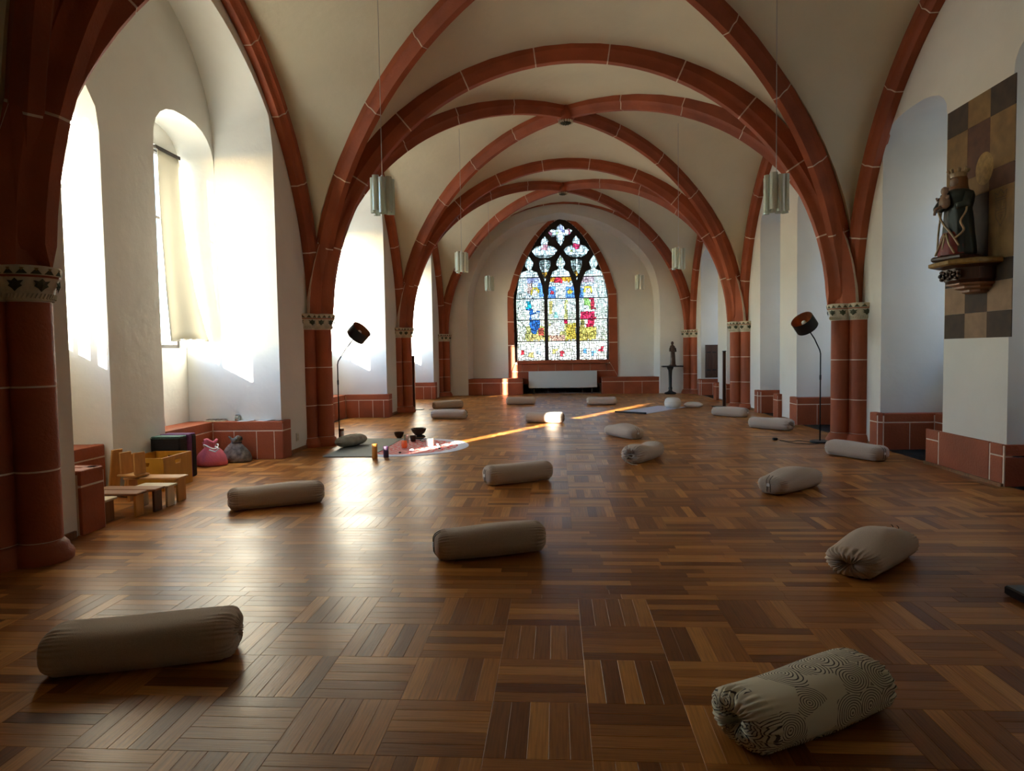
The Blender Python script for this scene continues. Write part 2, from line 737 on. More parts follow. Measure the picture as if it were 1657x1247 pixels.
uvl.data.foreach_set('uv', [c for i in li for c in uvs_[i]])
pf = bpy.data.objects.new('parquet_field', me)
pf['kind'] = 'stuff'
pf.parent = fl
COL.objects.link(pf)

# ground outside the windows
gm = mat('outside_ground', (0.47, 0.44, 0.38), 0.9, 0.3, 0.3)
MB().box(-90, -90, -1.3, 90, 110, -1.0).build('ground', gm, kind='structure')

# ------------------------------------------------------------------ walls


def arch_pts(y0, y1, zs, zc, n=10, power=2.0):
    """segmental head from (y0, zs) up over the crown zc to (y1, zs)"""
    out = []
    for i in range(n + 1):
        a = pi * i / n
        c, s_ = cos(a), sin(a)
        yy = (y0 + y1) / 2 - (y1 - y0) / 2 * (abs(c) ** (2 / power)) * (1 if c > 0 else -1)
        out.append((yy, zs + (zc - zs) * abs(s_) ** (2 / power)))
    return out


RW = 3.4    # radius of the pointed wall arches
HALF = 2.7


def wall_arc(k, off=0.0, n=12):
    """points (y, z) of the pointed wall arch of bay k at radius RW+off, from near springing over the apex"""
    a_end = math.acos((RW - HALF) / (RW + off))
    left = [(YC[k] + RW - (RW + off) * cos(a_end * i / n), ZS + (RW + off) * sin(a_end * i / n)) for i in range(n + 1)]
    right = [(YC[k] + YC[k + 1] - y, z) for y, z in reversed(left[:-1])]
    return left + right


LB = {2: dict(near=4.655, far=8.36, pier=(6.2, 7.07)), 3: dict(near=10.05, far=13.76, pier=(11.55, 12.45)),
      4: dict(near=15.45, far=19.1, pier=(16.95, 17.8))}
fx = lambda a, b, d: (d, a, b)
# front plate with the arched recesses
lo, lo2 = [(YB - .3, -.1)], [(YB - .3, -.1)]
for k in (2, 3, 4):
    b = LB[k]
    arc = [p for p in wall_arc(k, -0.12, 24) if b['near'] < p[0] < b['far'] and p[1] > 3.95]
    front = [(b['near'], -.1), (b['near'], 3.9)] + arc + [(b['far'], 3.9), (b['far'], -.1)]
    m_ = (b['near'] + b['far']) / 2
    hf = (b['far'] - b['near']) / 2
    back = [(b['near'] - .55, -.1), (b['near'] - .55, 3.9)]
    for i in range(len(arc)):
        th = pi * (1 - (i + 1) / (len(arc) + 1))
        back.append((m_ + hf * cos(th), 3.9 + 1.65 * sin(th)))
    back += [(b['far'], 3.9), (b['far'], -.1)]
    lo += front
    lo2 += back
lo += [(21.3, -.1), (21.3, 6.1), (YB - .3, 6.1)]
lo2 += [(21.3, -.1), (21.3, 6.1), (YB - .3, 6.1)]
wl_ = MB().prism(lo, XL, -4.3, fx, loop2=lo2)
# second plate: the two window niches of every bay, running down to the floor
h1, h2, h3 = [], [], []
for k in (2, 3, 4):
    b = LB[k]
    yk = YC[k]
    na, nb = (yk + .1, b['pier'][0])
    if k == 3:
        na = yk + .75
    if k == 4:
        na = yk + .22
    fa, fb = b['pier'][1], b['far']
    n1 = [(na, .0)] + arch_pts(na, nb, 3.45, 4.0, 10, 2.6) + [(nb, .0)]
    n2 = [(fa, .0)] + arch_pts(fa, fb, 3.60, 4.12, 12, 2.6) + [(fb, .0)]
    h1 += [n1, n2]
    sp = lambda q, lo_, d: [((y - d * max(0, 1 - (y - lo_) / 0.25)), z) for y, z in q]
    h2 += [sp(n1, na, 0.85), sp(n2, fa, 0.80)]
    if k == 2:
        h3.append([(3.30, 1.50), (3.30, 3.85), (3.72, 3.85), (3.72, 1.50)])  # unseen slit added so the sun draws its streak across the floor
    if k == 4:
        h3.append([(14.55, 1.42), (14.55, 3.4), (14.70, 3.4), (14.70, 1.42)])  # unseen slit added for the sun stripe on the end wall
    w0 = nb - .78
    h3.append([(w0, 1.42)] + [(w0, 3.75), (w0 + .1, 3.88), (nb - .25, 3.88), (nb - .05, 3.75)] + [(nb - .05, 1.42)])
    h3.append([(fa - .75, 1.42), (fa - .75, 3.85), (fb - .03, 3.85), (fb - .03, 1.42)])
big = [(YB - .3, -.1), (21.3, -.1), (21.3, 6.1), (YB - .3, 6.1)]
wl_.prism(big, -4.3, -4.75, fx, holes=h1, holes2=h2)
wl_.prism(big, -4.75, -5.0, fx, holes=h3, holes2=[[(y - 0.46, z) for y, z in q] if q[2][0] - q[0][0] < 0.5 else q for q in h3])
wall_left = wl_.build('wall_left', M_plaster, kind='structure', smooth=True, auto=30)

RB = {2: dict(near=(5.2, 6.43), far=(7.46, 8.85)), 3: dict(near=(10.3, 11.85), far=(12.72, 13.93)), 4: dict(near=(15.6, 16.6), far=(17.5, 19.5))}
hr, hw = [], []
for k in (2, 3, 4):
    for key in ('near', 'far'):
        a, b = RB[k][key]
        hr.append([(a, 0)] + arch_pts(a, b, 3.72, 4.06, 12, 2.6) + [(b, 0)])
        hw.append([(a + .08, 1.35), (a + .08, 3.8), (b - .12, 3.8), (b - .12, 1.35)])
MB().prism(big, XR, 5.05, fx, holes=hr).prism(big, 5.05, 5.3, fx, holes=hw).build('wall_right', M_plaster, kind='structure', smooth=True, auto=30)

# end wall with a pointed recess and the window opening
fy = lambda a, b, d: (a, d, b)
REC = [(-2.72, -.1), (-2.70, 2.2), (-2.62, 3.25), (-2.20, 4.3), (-1.68, 4.8), (-0.9, 5.26), (0.15, 5.49), (1.16, 5.26), (2.08, 4.78), (2.80, 4.02), (3.08, 3.2), (3.13, 2.15), (3.10, -.1)]


def arcpath(pts, n):
    """resample a polyline smoothly (Catmull-Rom)"""
    P = [Vector(p) for p in pts]
    out = []
    for i in range(len(P) - 1):
        p0, p1, p2, p3 = P[max(i - 1, 0)], P[i], P[i + 1], P[min(i + 2, len(P) - 1)]
        for j in range(n):
            t = j / n
            q = 0.5 * ((2 * p1) + (p2 - p0) * t + (2 * p0 - 5 * p1 + 4 * p2 - p3) * t * t + (3 * p1 - p0 - 3 * p2 + p3) * t ** 3)
            out.append(tuple(q))
    out.append(tuple(P[-1]))
    return out


rec = arcpath(REC[1:7], 4)[:-1] + arcpath(REC[6:12], 4)
rec = [REC[0]] + rec + [REC[-1]]
rec2 = [(0.2 + (x - 0.2) * 0.965, z if z < 0.5 else 2.0 + (z - 2.0) * 0.97) for x, z in rec]
we = MB().prism([(-5.0, -.1)] + rec + [(5.3, -.1), (5.3, 6.4), (-5.0, 6.4)], YE, 21.0, fy,
                loop2=[(-5.0, -.1)] + rec2 + [(5.3, -.1), (5.3, 6.4), (-5.0, 6.4)])


def zc(zx, zy):   # window drawing units (a measured elevation of the window) -> X, Z in metres
    return ((820 + zx / 4.794 - 837) / 51.6 - 1.23, 1.04 + (582 - (340 + zy / 4.794)) / 51.96)


OUT_ = [(15, 1250), (15, 690), (32, 610), (75, 470), (150, 310), (245, 180), (350, 80), (437, 22)]
OUTR = [(858, 1250), (852, 690), (838, 610), (797, 470), (722, 310), (630, 180), (530, 85), (437, 22)]
INL = [(66, 1175), (62, 690), (82, 600), (112, 500), (178, 350), (262, 210), (355, 110), (432, 62)]
INR = [(790, 1175), (790, 690), (775, 600), (748, 500), (685, 350), (605, 210), (510, 110), (432, 62)]
ol, orr = arcpath(OUT_, 6), arcpath(OUTR, 6)
il, ir = arcpath(INL, 6), arcpath(INR, 6)
hole = [zc(*p) for p in ol] + [zc(*p) for p in reversed(orr[:-1])]
zb = 0.30
hole = [(hole[0][0], zb)] + hole[1:-1] + [(hole[-1][0], zb)]
we.prism([(-5.0, -.1), (5.3, -.1), (5.3, 6.4), (-5.0, 6.4)], 21.0, 21.4, fy, holes=[hole])
we.build('wall_end', M_plaster, kind='structure', smooth=True, auto=30)
MB().box(-5.0, YB - .5, -.1, 5.3, YB, 6.2).build('wall_back', M_plaster, kind='structure')

# unseen house-shaped block added on the right to cut sky light through the windows
MB().prism([(11.0, -1.0), (19.0, -1.0), (19.0, 9.5), (15.0, 13.5), (11.0, 9.5)], -25, 60, lambda a, b, d: (a, d, b)).build('sky_blocker', mat('sky_blocker_grey', (0.10, 0.10, 0.10), 0.9, 1, .2), kind='structure')

# ------------------------------------------------------------------ vault webs


def web_curves(k, side, end):
    """half curves from one corner of bay k: diagonal, transverse, wall (lists of points, same parameter)"""
    N = 16
    xs = XL - 0.02 if side < 0 else XR + 0.02
    yc = YC[k] if end == 0 else YC[k + 1]
    ym = mid(k)
    bx = 0.22
    D, T, W = [], [], []
    last = (k == 4 and end == 1)
    for i in range(N + 1):
        a = pi / 2 * i / N
        D.append(Vector((xs + (bx - xs) * (1 - cos(a)), yc + (ym - yc) * (1 - cos(a)), ZS + (HD + 0.19) * sin(a))))
        ht = (RT + 0.17) if not last else 3.92
        T.append(Vector((xs + (XC - xs) * (1 - cos(a)), yc + (0.16 if last else 0), ZS + ht * sin(a))))
        aw = math.acos((RW - HALF) / (RW + 0.17)) * i / N
        d = max(0, RW - (RW + 0.17) * cos(aw))
        W.append(Vector((xs, yc + (d if end == 0 else -d), ZS + (RW + 0.17) * sin(aw))))
    return D, T, W


for k in range(0, 5):
    mb = MB()
    for side in (-1, 1):
        for end in (0, 1):
            D, T, W = web_curves(k, side, end)
            for C in (T, W):
                NS = 8
                rings = []
                for i in range(len(D)):
                    row = []
                    for j in range(NS + 1):
                        s_ = j / NS
                        p = D[i].lerp(C[i], s_)
                        ln = (D[i] - C[i]).length
                        p.z += 0.035 * ln * sin(pi * s_) * (i / len(D))
                        row.append(tuple(p))
                    rings.append(row)
                mb.loft(rings, False, False, closed=False)
    o = mb.build('ceiling', M_vault, kind='structure', smooth=True, fixn=False)
    import bmesh as _bm
    b_ = _bm.new()
    b_.from_mesh(o.data)
    _bm.ops.remove_doubles(b_, verts=b_.verts, dist=0.0008)
    _bm.ops.recalc_face_normals(b_, faces=b_.faces)
    b_.to_mesh(o.data)
    b_.free()
    o.data.set_sharp_from_angle(angle=radians(28))
MB().box(-5.0, YB - .5, 6.0, 5.3, 21.4, 6.15).build('roof_light_blocker', M_dark_wood, kind='structure')  # unseen flat slab added above the vault as a light blocker

# ------------------------------------------------------------------ ribs of voussoirs
PROF = [(-0.12, 0.30), (-0.12, 0.15), (-0.118, 0.13), (-0.085, 0.105), (-0.07, 0.07), (-0.055, 0.015), (-0.045, 0.0),
        (0.045, 0.0), (0.055, 0.015), (0.07, 0.07), (0.085, 0.105), (0.118, 0.13), (0.12, 0.15), (0.12, 0.30)]
ribn = [0]


def rib(path, length, parts, wscale=1.0, dscale=1.0, lastgap=False):
    """path(t) -> (point, outward normal); split into voussoirs with pale joints"""
    ribn[0] += 1
    root = struct('trim_%d' % ribn[0])

    def ring(t, sc=1.0, cut=0.30):
        e = 1e-3
        p, nrm = path(t)
        q, _ = path(min(1, t + e))
        q0, _ = path(max(0, t - e))
        d = (q - q0).normalized()
        lat = d.cross(nrm).normalized()
        return [tuple(p + lat * (a * wscale * sc) + nrm * (min(b, cut) * dscale + (1 - sc) * 0.10)) for a, b in PROF]
    g = 0.009 / length
    core = MB()
    nn = parts * 4
    core.loft([ring(i / nn, 0.955) for i in range(nn + 1)])
    core.build('mortar', M_mortar, root, smooth=True, auto=40)
    for i in range(parts):
        a, b = i / parts + g, (i + 1) / parts - g
        if i == 0:
            a = 0
        if i == parts - 1 and not lastgap:
            b = 1
        jit = 0
        MB().loft([ring(a + (b - a) * j / 5) for j in range(6)]).build('voussoir', M_stone, root, smooth=True, auto=35)
    return root


def diag_path(cx, cy, bx, by):
    C, B = Vector((cx, cy, 0)), Vector((bx, by, 0))
    a = (B - C).length
    e = (B - C).normalized()

    def f(t):
        th = radians(.6) + (pi / 2 - radians(.6)) * t
        p = C + e * (a * (1 - cos(th))) + Vector((0, 0, ZS + HD * sin(th)))
        nrm = (e * (-cos(th) / a) + Vector((0, 0, sin(th) / HD))).normalized()
        return p, nrm
    return f, 6.3


def trans_path(y, r, zc_, xc=XC):
    def f(t):
        th = pi * (1 - t)
        th = max(0.006, min(pi - 0.006, th))
        return Vector((xc + r * cos(th), y, zc_ + r * sin(th))), Vector((cos(th), 0, sin(th)))
    return f, pi * r


def wall_path(k, x, end):
    R2, d0 = 3.5, 0.12
    a_end = math.acos((R2 - HALF + d0) / R2)

    def f(t):
        a = a_end * t
        dy, z = d0 + R2 - R2 * cos(a), ZS + R2 * sin(a)
        ny = -cos(a)
        if end == 0:
            return Vector((x, YC[k] + dy, z)), Vector((0, ny, sin(a)))
        return Vector((x, YC[k + 1] - dy, z)), Vector((0, -ny, sin(a)))
    return f, a_end * R2


for k in range(1, 5):
    for (cx, dy, kk) in ((-3.29, .02, k), (3.83, .02, k), (-3.29, -.02, k + 1), (3.83, -.02, k + 1)):
        f, L = diag_path(cx, YC[kk] + dy, 0.22, mid(k))
        rib(f, L, 6, 0.92, 0.95, lastgap=True)
    if k >= 2:
        for x, sgn in ((XL + 0.05, 1), (XR - 0.05, -1)):
            for end in (0, 1):
                f, L = wall_path(k, x, end)
                rib(f, L, 5, 0.95, 0.6)
for k in (1, 2, 3, 4):
    f, L = trans_path(YC[k], RT, ZS)
    rib(f, L, 11, 1.12, 1.0)
f, L = trans_path(YC[5] + 0.05, 3.70, 2.02, 0.20)
rib(f, L, 11, 1.0, 0.8)

# bosses where the diagonals meet
for k in range(2, 5):
    bo = thing('roof_boss', ['round carved boss out of view above the near bay', 'round carved boss where the ribs cross, nearer of the two in view', 'small round carved boss where the ribs cross in the farthest bay'][k - 2], 'boss', (0.22, mid(k), ZS + HD - 0.06))
    MB().lathe([(0.16, 0.26), (0.17, 0.12), (0.15, 0.06), (0.115, 0.03), (0.11, 0.0)], 24).build('boss_drum', M_stone, bo, smooth=True, auto=40)
    ring_ = MB()
    for i in range(16):
        a = 2 * pi * i / 16
        ring_.lathe([(0.012, -.012), (0.02, 0.01), (0.012, 0.03)], 6, 0.118 * cos(a), 0.118 * sin(a))
    ring_.build('bead_ring', M_cream, bo)
    ro = MB().lathe([(0.095, 0.0), (0.095, -0.012), (0.08, -0.012)], 20, cap1=False)
    for i in range(8):
        a = 2 * pi * i / 8
        ro.lathe([(0.028, 0.0), (0.024, -0.022), (0.01, -0.03)], 6, 0.055 * cos(a), 0.055 * sin(a))
    ro.lathe([(0.03, 0.0), (0.025, -0.03), (0.01, -0.04)], 8)
    ro.build('rosette', M_green, bo)

# ------------------------------------------------------------------ clustered columns
SH = [(0.115, 0.0), (-0.075, -0.15), (-0.075, 0.15)]   # shafts: towards the room, towards both neighbours


def tre(off, n=72, rr=0.128):
    out = []
    for i in range(n):
        a = 2 * pi * i / n
        d = Vector((cos(a), sin(a)))
        best = 0.05
        for (x, y) in SH:
            c = Vector((x, y))
            b = d.dot(c)
            disc = b * b - c.length_squared + (rr + off) ** 2
            if disc > 0:
                best = max(best, b + sqrt(disc))
        out.append((cos(a) * best, sin(a) * best))
    return out


def col_rings(levels):
    return [[(x, y, z) for x, y in tre(o)] for z, o in levels]


def column(label, x, y, rz):
    t = thing('column', label, 'column', (x, y, 0), rz, 'clustered sandstone columns')
    MB().loft(col_rings([(0, .055), (.035, .06), (.06, .05), (.075, .035), (.10, .03), (.12, .012), (.13, 0)])).build('base', M_stone, t, smooth=True, auto=40)
    zj = [0.13, 0.59, 1.13, 1.67]
    core = MB().loft(col_rings([(0.1, -.004), (1.7, -.004)]))
    core.build('mortar', M_mortar, t, smooth=True, auto=40)
    for a, b in zip(zj[:-1], zj[1:]):
        MB().loft(col_rings([(a + .006, 0), ((a + b) / 2, 0), (b - .006, 0)])).build('drum', M_stone, t, smooth=True, auto=40)
    cp = MB().loft(col_rings([(1.672, .012), (1.69, .014), (1.71, .014), (1.74, .018), (1.79, .036), (1.815, .048)])).build('capital', M_cream, t, smooth=True, auto=40)
    rp = MB()
    base = tre(.016)
    n = len(base)
    for i in range(n):   # twisted rope moulding
        x0, y0 = base[i]
        x1, y1 = base[(i + 1) % n]
        rp.tube([(x0, y0, 1.685), ((x0 * .4 + x1 * .6) * 1.02, (y0 * .4 + y1 * .6) * 1.02, 1.715)], 0.0075, 5)
    rp.build('rope_ring', M_cream, cp)
    MB().loft(col_rings([(1.815, .05), (1.828, .054), (1.828, .054)])).build('red_fillet', M_stone, cp, smooth=True, auto=40)
    ab = MB().loft(col_rings([(1.828, .052), (1.875, .06), (1.885, .055), (1.892, .02)])).build('abacus', M_cream, cp, smooth=True, auto=40)
    lf, zg = MB(), MB()
    o1 = tre(.028, 288)
    o1b = tre(.044, 288)
    for i in range(12, 288, 24):
        def P(di, z, pr=.006):
            q = (z - 1.725) / .085
            a_, b_ = o1[(i + di) % 288], o1b[(i + di) % 288]
            x_, y_ = a_[0] + (b_[0] - a_[0]) * q, a_[1] + (b_[1] - a_[1]) * q
            r = sqrt(x_ * x_ + y_ * y_)
            return (x_ * (1 + pr / r), y_ * (1 + pr / r), z)
        pts = [P(0, 1.725), P(3, 1.745), P(7, 1.76), P(5, 1.772), P(8, 1.795), P(3, 1.79), P(0, 1.808), P(-3, 1.79), P(-8, 1.795), P(-5, 1.772), P(-7, 1.76), P(-3, 1.745)]
        c = P(0, 1.768, .016)
        lf.add(pts + [c], [(j, (j + 1) % 12, 12) for j in range(12)])
    lf.build('leaf_frieze', M_green, cp, fixn=False)
    o2, o2b = tre(.0555, 288), tre(.0635, 288)
    for i in range(0, 288, 12):
        def Q(di, z):
            q = (z - 1.83) / .045
            a_, b_ = o2[(i + di) % 288], o2b[(i + di) % 288]
            return (a_[0] + (b_[0] - a_[0]) * q, a_[1] + (b_[1] - a_[1]) * q, z)
        zg.add([Q(1, 1.834), Q(6, 1.87), Q(11, 1.834)], [(0, 1, 2)], 0)
        zg.add([Q(4, 1.871), Q(6, 1.852), Q(8, 1.871)], [(0, 1, 2)], 1)
    zg.build('zigzag_band', [M_green, M_ochre], cp, fixn=False)
    return t


C0 = column('nearest clustered red sandstone column at the left edge of the picture', XCL, YC[2], 0)
for lab, x, k, rz in (('second clustered sandstone column on the left, beside the tilted floor lamp', XCL, 3, 0),
                      ('third clustered sandstone column on the left, behind the singing bowls', XCL, 4, 0),
                      ('farthest left sandstone column, slender, next to the end wall', XCL, 5, 0),
                      ('nearest right sandstone column in view, behind the floor lamp with black shade', XCR, 3, pi),
                      ('second sandstone column on the right, beside the slim black upright', XCR, 4, pi),
                      ('farthest right sandstone column, next to the console table with statuette', XCR, 5, pi)):
    c = copy_tree(C0)
    c.location = (x, YC[k], 0)
    c.rotation_euler = (0, 0, rz)
    c['label'] = lab
cR = copy_tree(C0)
cR.location, cR.rotation_euler = (XCR, YC[2], 0), (0, 0, pi)
cR['label'] = 'right hand sandstone column out of view opposite the nearest left one'

# ------------------------------------------------------------------ stone benches and plinths


def block(mb_name, p, q, z0, z1, depth, parent, m=M_stone, cham=0.004):
    """a dressed block whose face runs from plan point p to q, going 'depth' to the left of p->q"""
    p, q = Vector((*p, 0)), Vector((*q, 0))
    L = (q - p).length
    d = (q - p) / L
    T = Matrix(((d.x, -d.y, 0, p.x), (d.y, d.x, 0, p.y), (0, 0, 1, 0), (0, 0, 0, 1)))
    y0, y1 = sorted((0, depth))
    return MB().box(0.0045, y0, z0, L - 0.0045, y1, z1, cham, T=T).build(mb_name, m, parent)


def bench(parent, outline, faces, zt=0.48, zj=0.36, side=-1):
    """outline: plan polygon of the whole bench; faces: list of (p, q, [joint fractions])"""
    MB().prism(outline, 0.0, zt - 0.03, lambda a, b, d: (a, b, d)).build('mortar', M_mortar, parent)
    for p, q, js in faces:
        fr = [0] + js + [1]
        P, Q = Vector(p), Vector(q)
        for a, b in zip(fr[:-1], fr[1:]):
            block('stone_block', P.lerp(Q, a), P.lerp(Q, b), 0.0, zj - 0.006, 0.05 * side, parent)
        block('cap_stone', P, Q, zj + 0.006, zt, 0.10 * side, parent, cham=0.006)


bl = struct('baseboard_left')
br = struct('baseboard_right')
be = struct('baseboard_end')


def topslab(parent, poly, z=0.475):
    MB().prism(poly, z - 0.04, z, lambda a, b, d: (a, b, d)).build('bench_top', M_stone, parent)


for k in (2, 3, 4):
    b = LB[k]
    n0, f1 = b['near'], b['far']
    pa, pb = b['pier']
    xi, xb = -4.37, -4.74
    # far niche: back bench + far jamb bench
    poly = [(xb, pb - .3), (xi - .004, pb - .05), (xi - .004, f1 - .136), (-3.458, f1 - .136), (-3.458, f1 + .12), (xb, f1 + .01)]
    bench(bl, poly, [((xi, f1 - .14), (xi, pb), [.55]), ((-3.454, f1 - .14), (xi, f1 - .14), [0.13, 0.38, 0.70]),
                     ((-3.454, f1 + .12), (-3.454, f1 - .14), [])])
    topslab(bl, [(xb, pb - .3), (xi - .04, pb - .05), (xi - .04, f1 - .10), (-3.50, f1 - .10), (-3.5, f1 + .01), (xb, f1 + .01)])
    # near niche: near jamb block + back bench
    poly = [(xb, n0 - .3), (-3.504, n0 + .02), (-3.504, n0 + .27), (xi - .004, n0 + .27), (xi - .004, pa - .02), (xb, pa - .02)]
    bench(bl, poly, [((-3.50, n0 + .27), (-3.50, n0 + .01), []), ((xi, n0 + .275), (-3.51, n0 + .275), [.5]), ((xi, pa - .02), (xi, n0 + .29), [.5])])
    topslab(bl, [(xb, n0 - .4), (-3.56, n0 - .03), (-3.56, n0 + .23), (xi - .04, n0 + .23), (xi - .04, pa - .03), (xb, pa - .03)])

for k in (2, 3, 4):
    (na, nb), (fa, fb) = RB[k]['near'], RB[k]['far']
    xi, xb = 4.72, 5.04
    bd = 0.15
    # far niche
    poly = [(4.13, fb + .10), (4.049, fb + .10), (4.049, fb - bd + .06), (4.10, fb - bd + .004), (xi + .004, fb - bd + .004), (xi + .004, fa + .02), (xb, fa + .02), (xb, fb - .01), (4.13, fb - .01)]
    bench(br, poly, [((4.045, fb - bd + .055), (4.045, fb + .10), []), ((4.10, fb - bd), (4.05, fb - bd + .05), []),
                     ((xi, fb - bd), (4.105, fb - bd), [.48]), ((xi, fa + .02), (xi, fb - bd), [.5])], zt=.46, zj=.345)
    topslab(br, [(xb, fa + .02), (xi + .04, fa + .02), (xi + .04, fb - bd + .03), (4.16, fb - bd + .03), (4.1, fb - .05), (4.14, fb - .01), (xb, fb - .01)], .455)
    # near niche (far side of it is the pier)
    if k == 2:
        poly = [(xi + .004, na + .02), (xb, na + .02), (xb, nb - .01), (xi + .004, nb - .01)]
        bench(br, poly, [((xi, na + .02), (xi, nb - .02), [.5])], zt=.46, zj=.345)
        # low red facing of the pier and its near end
        x0 = 4.075
        P = struct('trim_pier')
        P.name = 'trim_%d' % (ribn[0] + 1)
        MB().box(x0 + .004, nb - .05, 0, 4.15, fa + .22, .375).build('mortar', M_mortar, P)
        for (ya, yb, z0, z1) in ((nb + .16, fa - .03, 0, .385), (nb - .035, nb + .148, 0, .27), (nb - .035, nb + .148, .283, .385), (fa - .018, fa + .225, 0, .27), (fa - .018, fa + .225, .283, .385)):
            block('stone_block', (x0, ya), (x0, yb), z0, z1, -.03, P, cham=.003)
        for (xa, xb2) in ((x0 + .01, 4.55), (4.56, 5.03)):
            for z0, z1 in ((0, .27), (.283, .385)):
                block('stone_block', (xb2, nb - .055), (xa, nb - .055), z0, z1, -.03, P, cham=.003)
        MB().box(x0 - .022, nb - .05, 0, x0 - .001, fa + .22, .028).build('skirting', M_brown_wood, P)
    else:
        poly = [(4.14, nb + .1), (4.049, nb + .1), (4.049, nb - .248), (xi + .004, nb - .248), (xi + .004, na + .02), (xb, na + .02), (xb, nb - .01), (4.14, nb - .01)]
        bench(br, poly, [((4.045, nb - .25), (4.045, nb + .1), []), ((xi, nb - .252), (4.05, nb - .252), [.5]), ((xi, na + .02), (xi, nb - .255), [.5])], zt=.46, zj=.345)
        topslab(br, [(xb, na + .02), (xi + .04, na + .02), (xi + .04, nb - .22), (4.09, nb - .22), (4.09, nb - .01), (xb, nb - .01)], .455)
        poly = [(4.14, fa - .13), (4.049, fa - .13), (4.049, fa + .12), (4.14, fa + .12)]
        bench(br, poly, [((4.045, fa - .13), (4.045, fa + .11), []), ((4.13, fa - .134), (4.046, fa - .134), [])], zt=.46, zj=.345)
# end wall benches left and right of the radiator
for (x0, x1) in ((-2.82, -1.04), (1.38, 3.10)):
    poly = [(x0 + .004, 20.504), (x1 - .004, 20.504), (x1 - .004, 21.0), (x0 + .004, 21.0)]
    js = [.3, .62] if x0 < 0 else [.38, .7]
    bench(be, poly, [((x0, 20.50), (x1, 20.50), js), ((x1, 20.50), (x1, 20.98), []), ((x0, 20.98), (x0, 20.50), [])], zt=.50, zj=.37, side=1)
    topslab(be, [(x0 + .03, 20.54), (x1 - .03, 20.54), (x1 - .03, 21.0), (x0 + .03, 21.0)], .50)
# wooden skirting along the plain wall strips
MB().box(XL, 8.55, 0, XL + .02, 9.2, .05).box(XL, 3.2, 0, XL + .02, 4.62, .05).box(XL, 14.0, 0, XL + .02, 14.6, .05).build('skirting', M_brown_wood, bl)
MB().box(XR - .02, 8.98, 0, XR, 9.2, .05).box(XR - .02, 12.0, 0, XR, 12.55, .05).box(XR - .02, 14.05, 0, XR, 14.6, .05).box(XR - .02, 16.85, 0, XR, 17.3, .05).build('skirting', M_brown_wood, br)

# ------------------------------------------------------------------ end window with stained glass
win = struct('window_1')
JL = [((15, 1040), (66, 1040)), ((15, 858), (62, 858)), ((22, 660), (65, 672)), ((70, 492), (112, 503)), ((140, 330), (172, 358)), ((238, 188), (262, 212)), ((368, 62), (385, 88))]
JR = [((857, 1028), (790, 1028)), ((855, 842), (790, 842)), ((850, 660), (787, 660)), ((808, 490), (752, 492)), ((735, 325), (690, 350)), ((632, 183), (606, 210)), ((495, 55), (478, 85))]


def arclen(poly):
    s_ = [0]
    for a, b in zip(poly[:-1], poly[1:]):
        s_.append(s_[-1] + (Vector(b) - Vector(a)).length)
    return s_


def at(poly, sl_, t):
    d = t * sl_[-1]
    for i in range(len(sl_) - 1):
        if sl_[i + 1] >= d:
            q = (d - sl_[i]) / max(1e-9, sl_[i + 1] - sl_[i])
            return Vector(poly[i]).lerp(Vector(poly[i + 1]), q)
    return Vector(poly[-1])


for o_, i_ in ((ol, il), (orr, ir)):
    oz, iz = [zc(*p) for p in o_], [zc(*p) for p in i_]
    oz[0] = (oz[0][0], .50)
    so_, si_ = arclen(oz), arclen(iz)
    oj, ij = [0.0], [0.0]
    for (pa_, pb_) in (JL if o_ is ol else JR):
        for pt, poly_, sl__, acc in ((pa_, oz, so_, oj), (pb_, iz, si_, ij)):
            P0 = Vector(zc(*pt))
            acc.append(min((i / 600 for i in range(601)), key=lambda q: (at(poly_, sl__, q) - P0).length))
    oj.append(1.0)
    ij.append(1.0)
    MB().prism([tuple(at(oz, so_, t / 40)) for t in range(41)] + [tuple(at(iz, si_, 1 - t / 40)) for t in range(41)], 20.985, 21.3, fy).build('mortar', M_mortar, win)
    for i in range(len(oj) - 1):
        a2, b2, a3, b3 = oj[i] + .0025, oj[i + 1] - .0025, ij[i] + .0025, ij[i + 1] - .0025
        nn = 6
        poly = [tuple(at(oz, so_, a2 + (b2 - a2) * q / nn)) for q in range(nn + 1)] + [tuple(at(iz, si_, b3 - (b3 - a3) * q / nn)) for q in range(nn + 1)]
        MB().prism(poly, 20.97, 21.28, fy).build('frame_stone', M_stone, win)
# sill and the blocks under it
xs0, xs1 = zc(15, 0)[0] + .02, zc(858, 0)[0] - .02
MB().box(xs0 + .25, 20.93, .93, xs1 - .25, 21.3, 1.04, .015).build('sill_stone', M_stone, win)
MB().box(xs0, 21.02, 0, xs1, 21.35, .93).build('mortar', M_mortar, win)
for z0, z1, fr in ((.70, .92, [0, .12, .27, .43, .59, .75, .9, 1]), (.31, .688, [0, .2, .4, .6, .8, 1]), (0, .298, [0, .2, .36, .52, .68, .84, 1])):
    for a, b in zip(fr[:-1], fr[1:]):
        block('stone_block', (xs0 + (xs1 - xs0) * a, 21.0), (xs0 + (xs1 - xs0) * b, 21.0), z0 + .005, z1, .03, win, cham=.003)

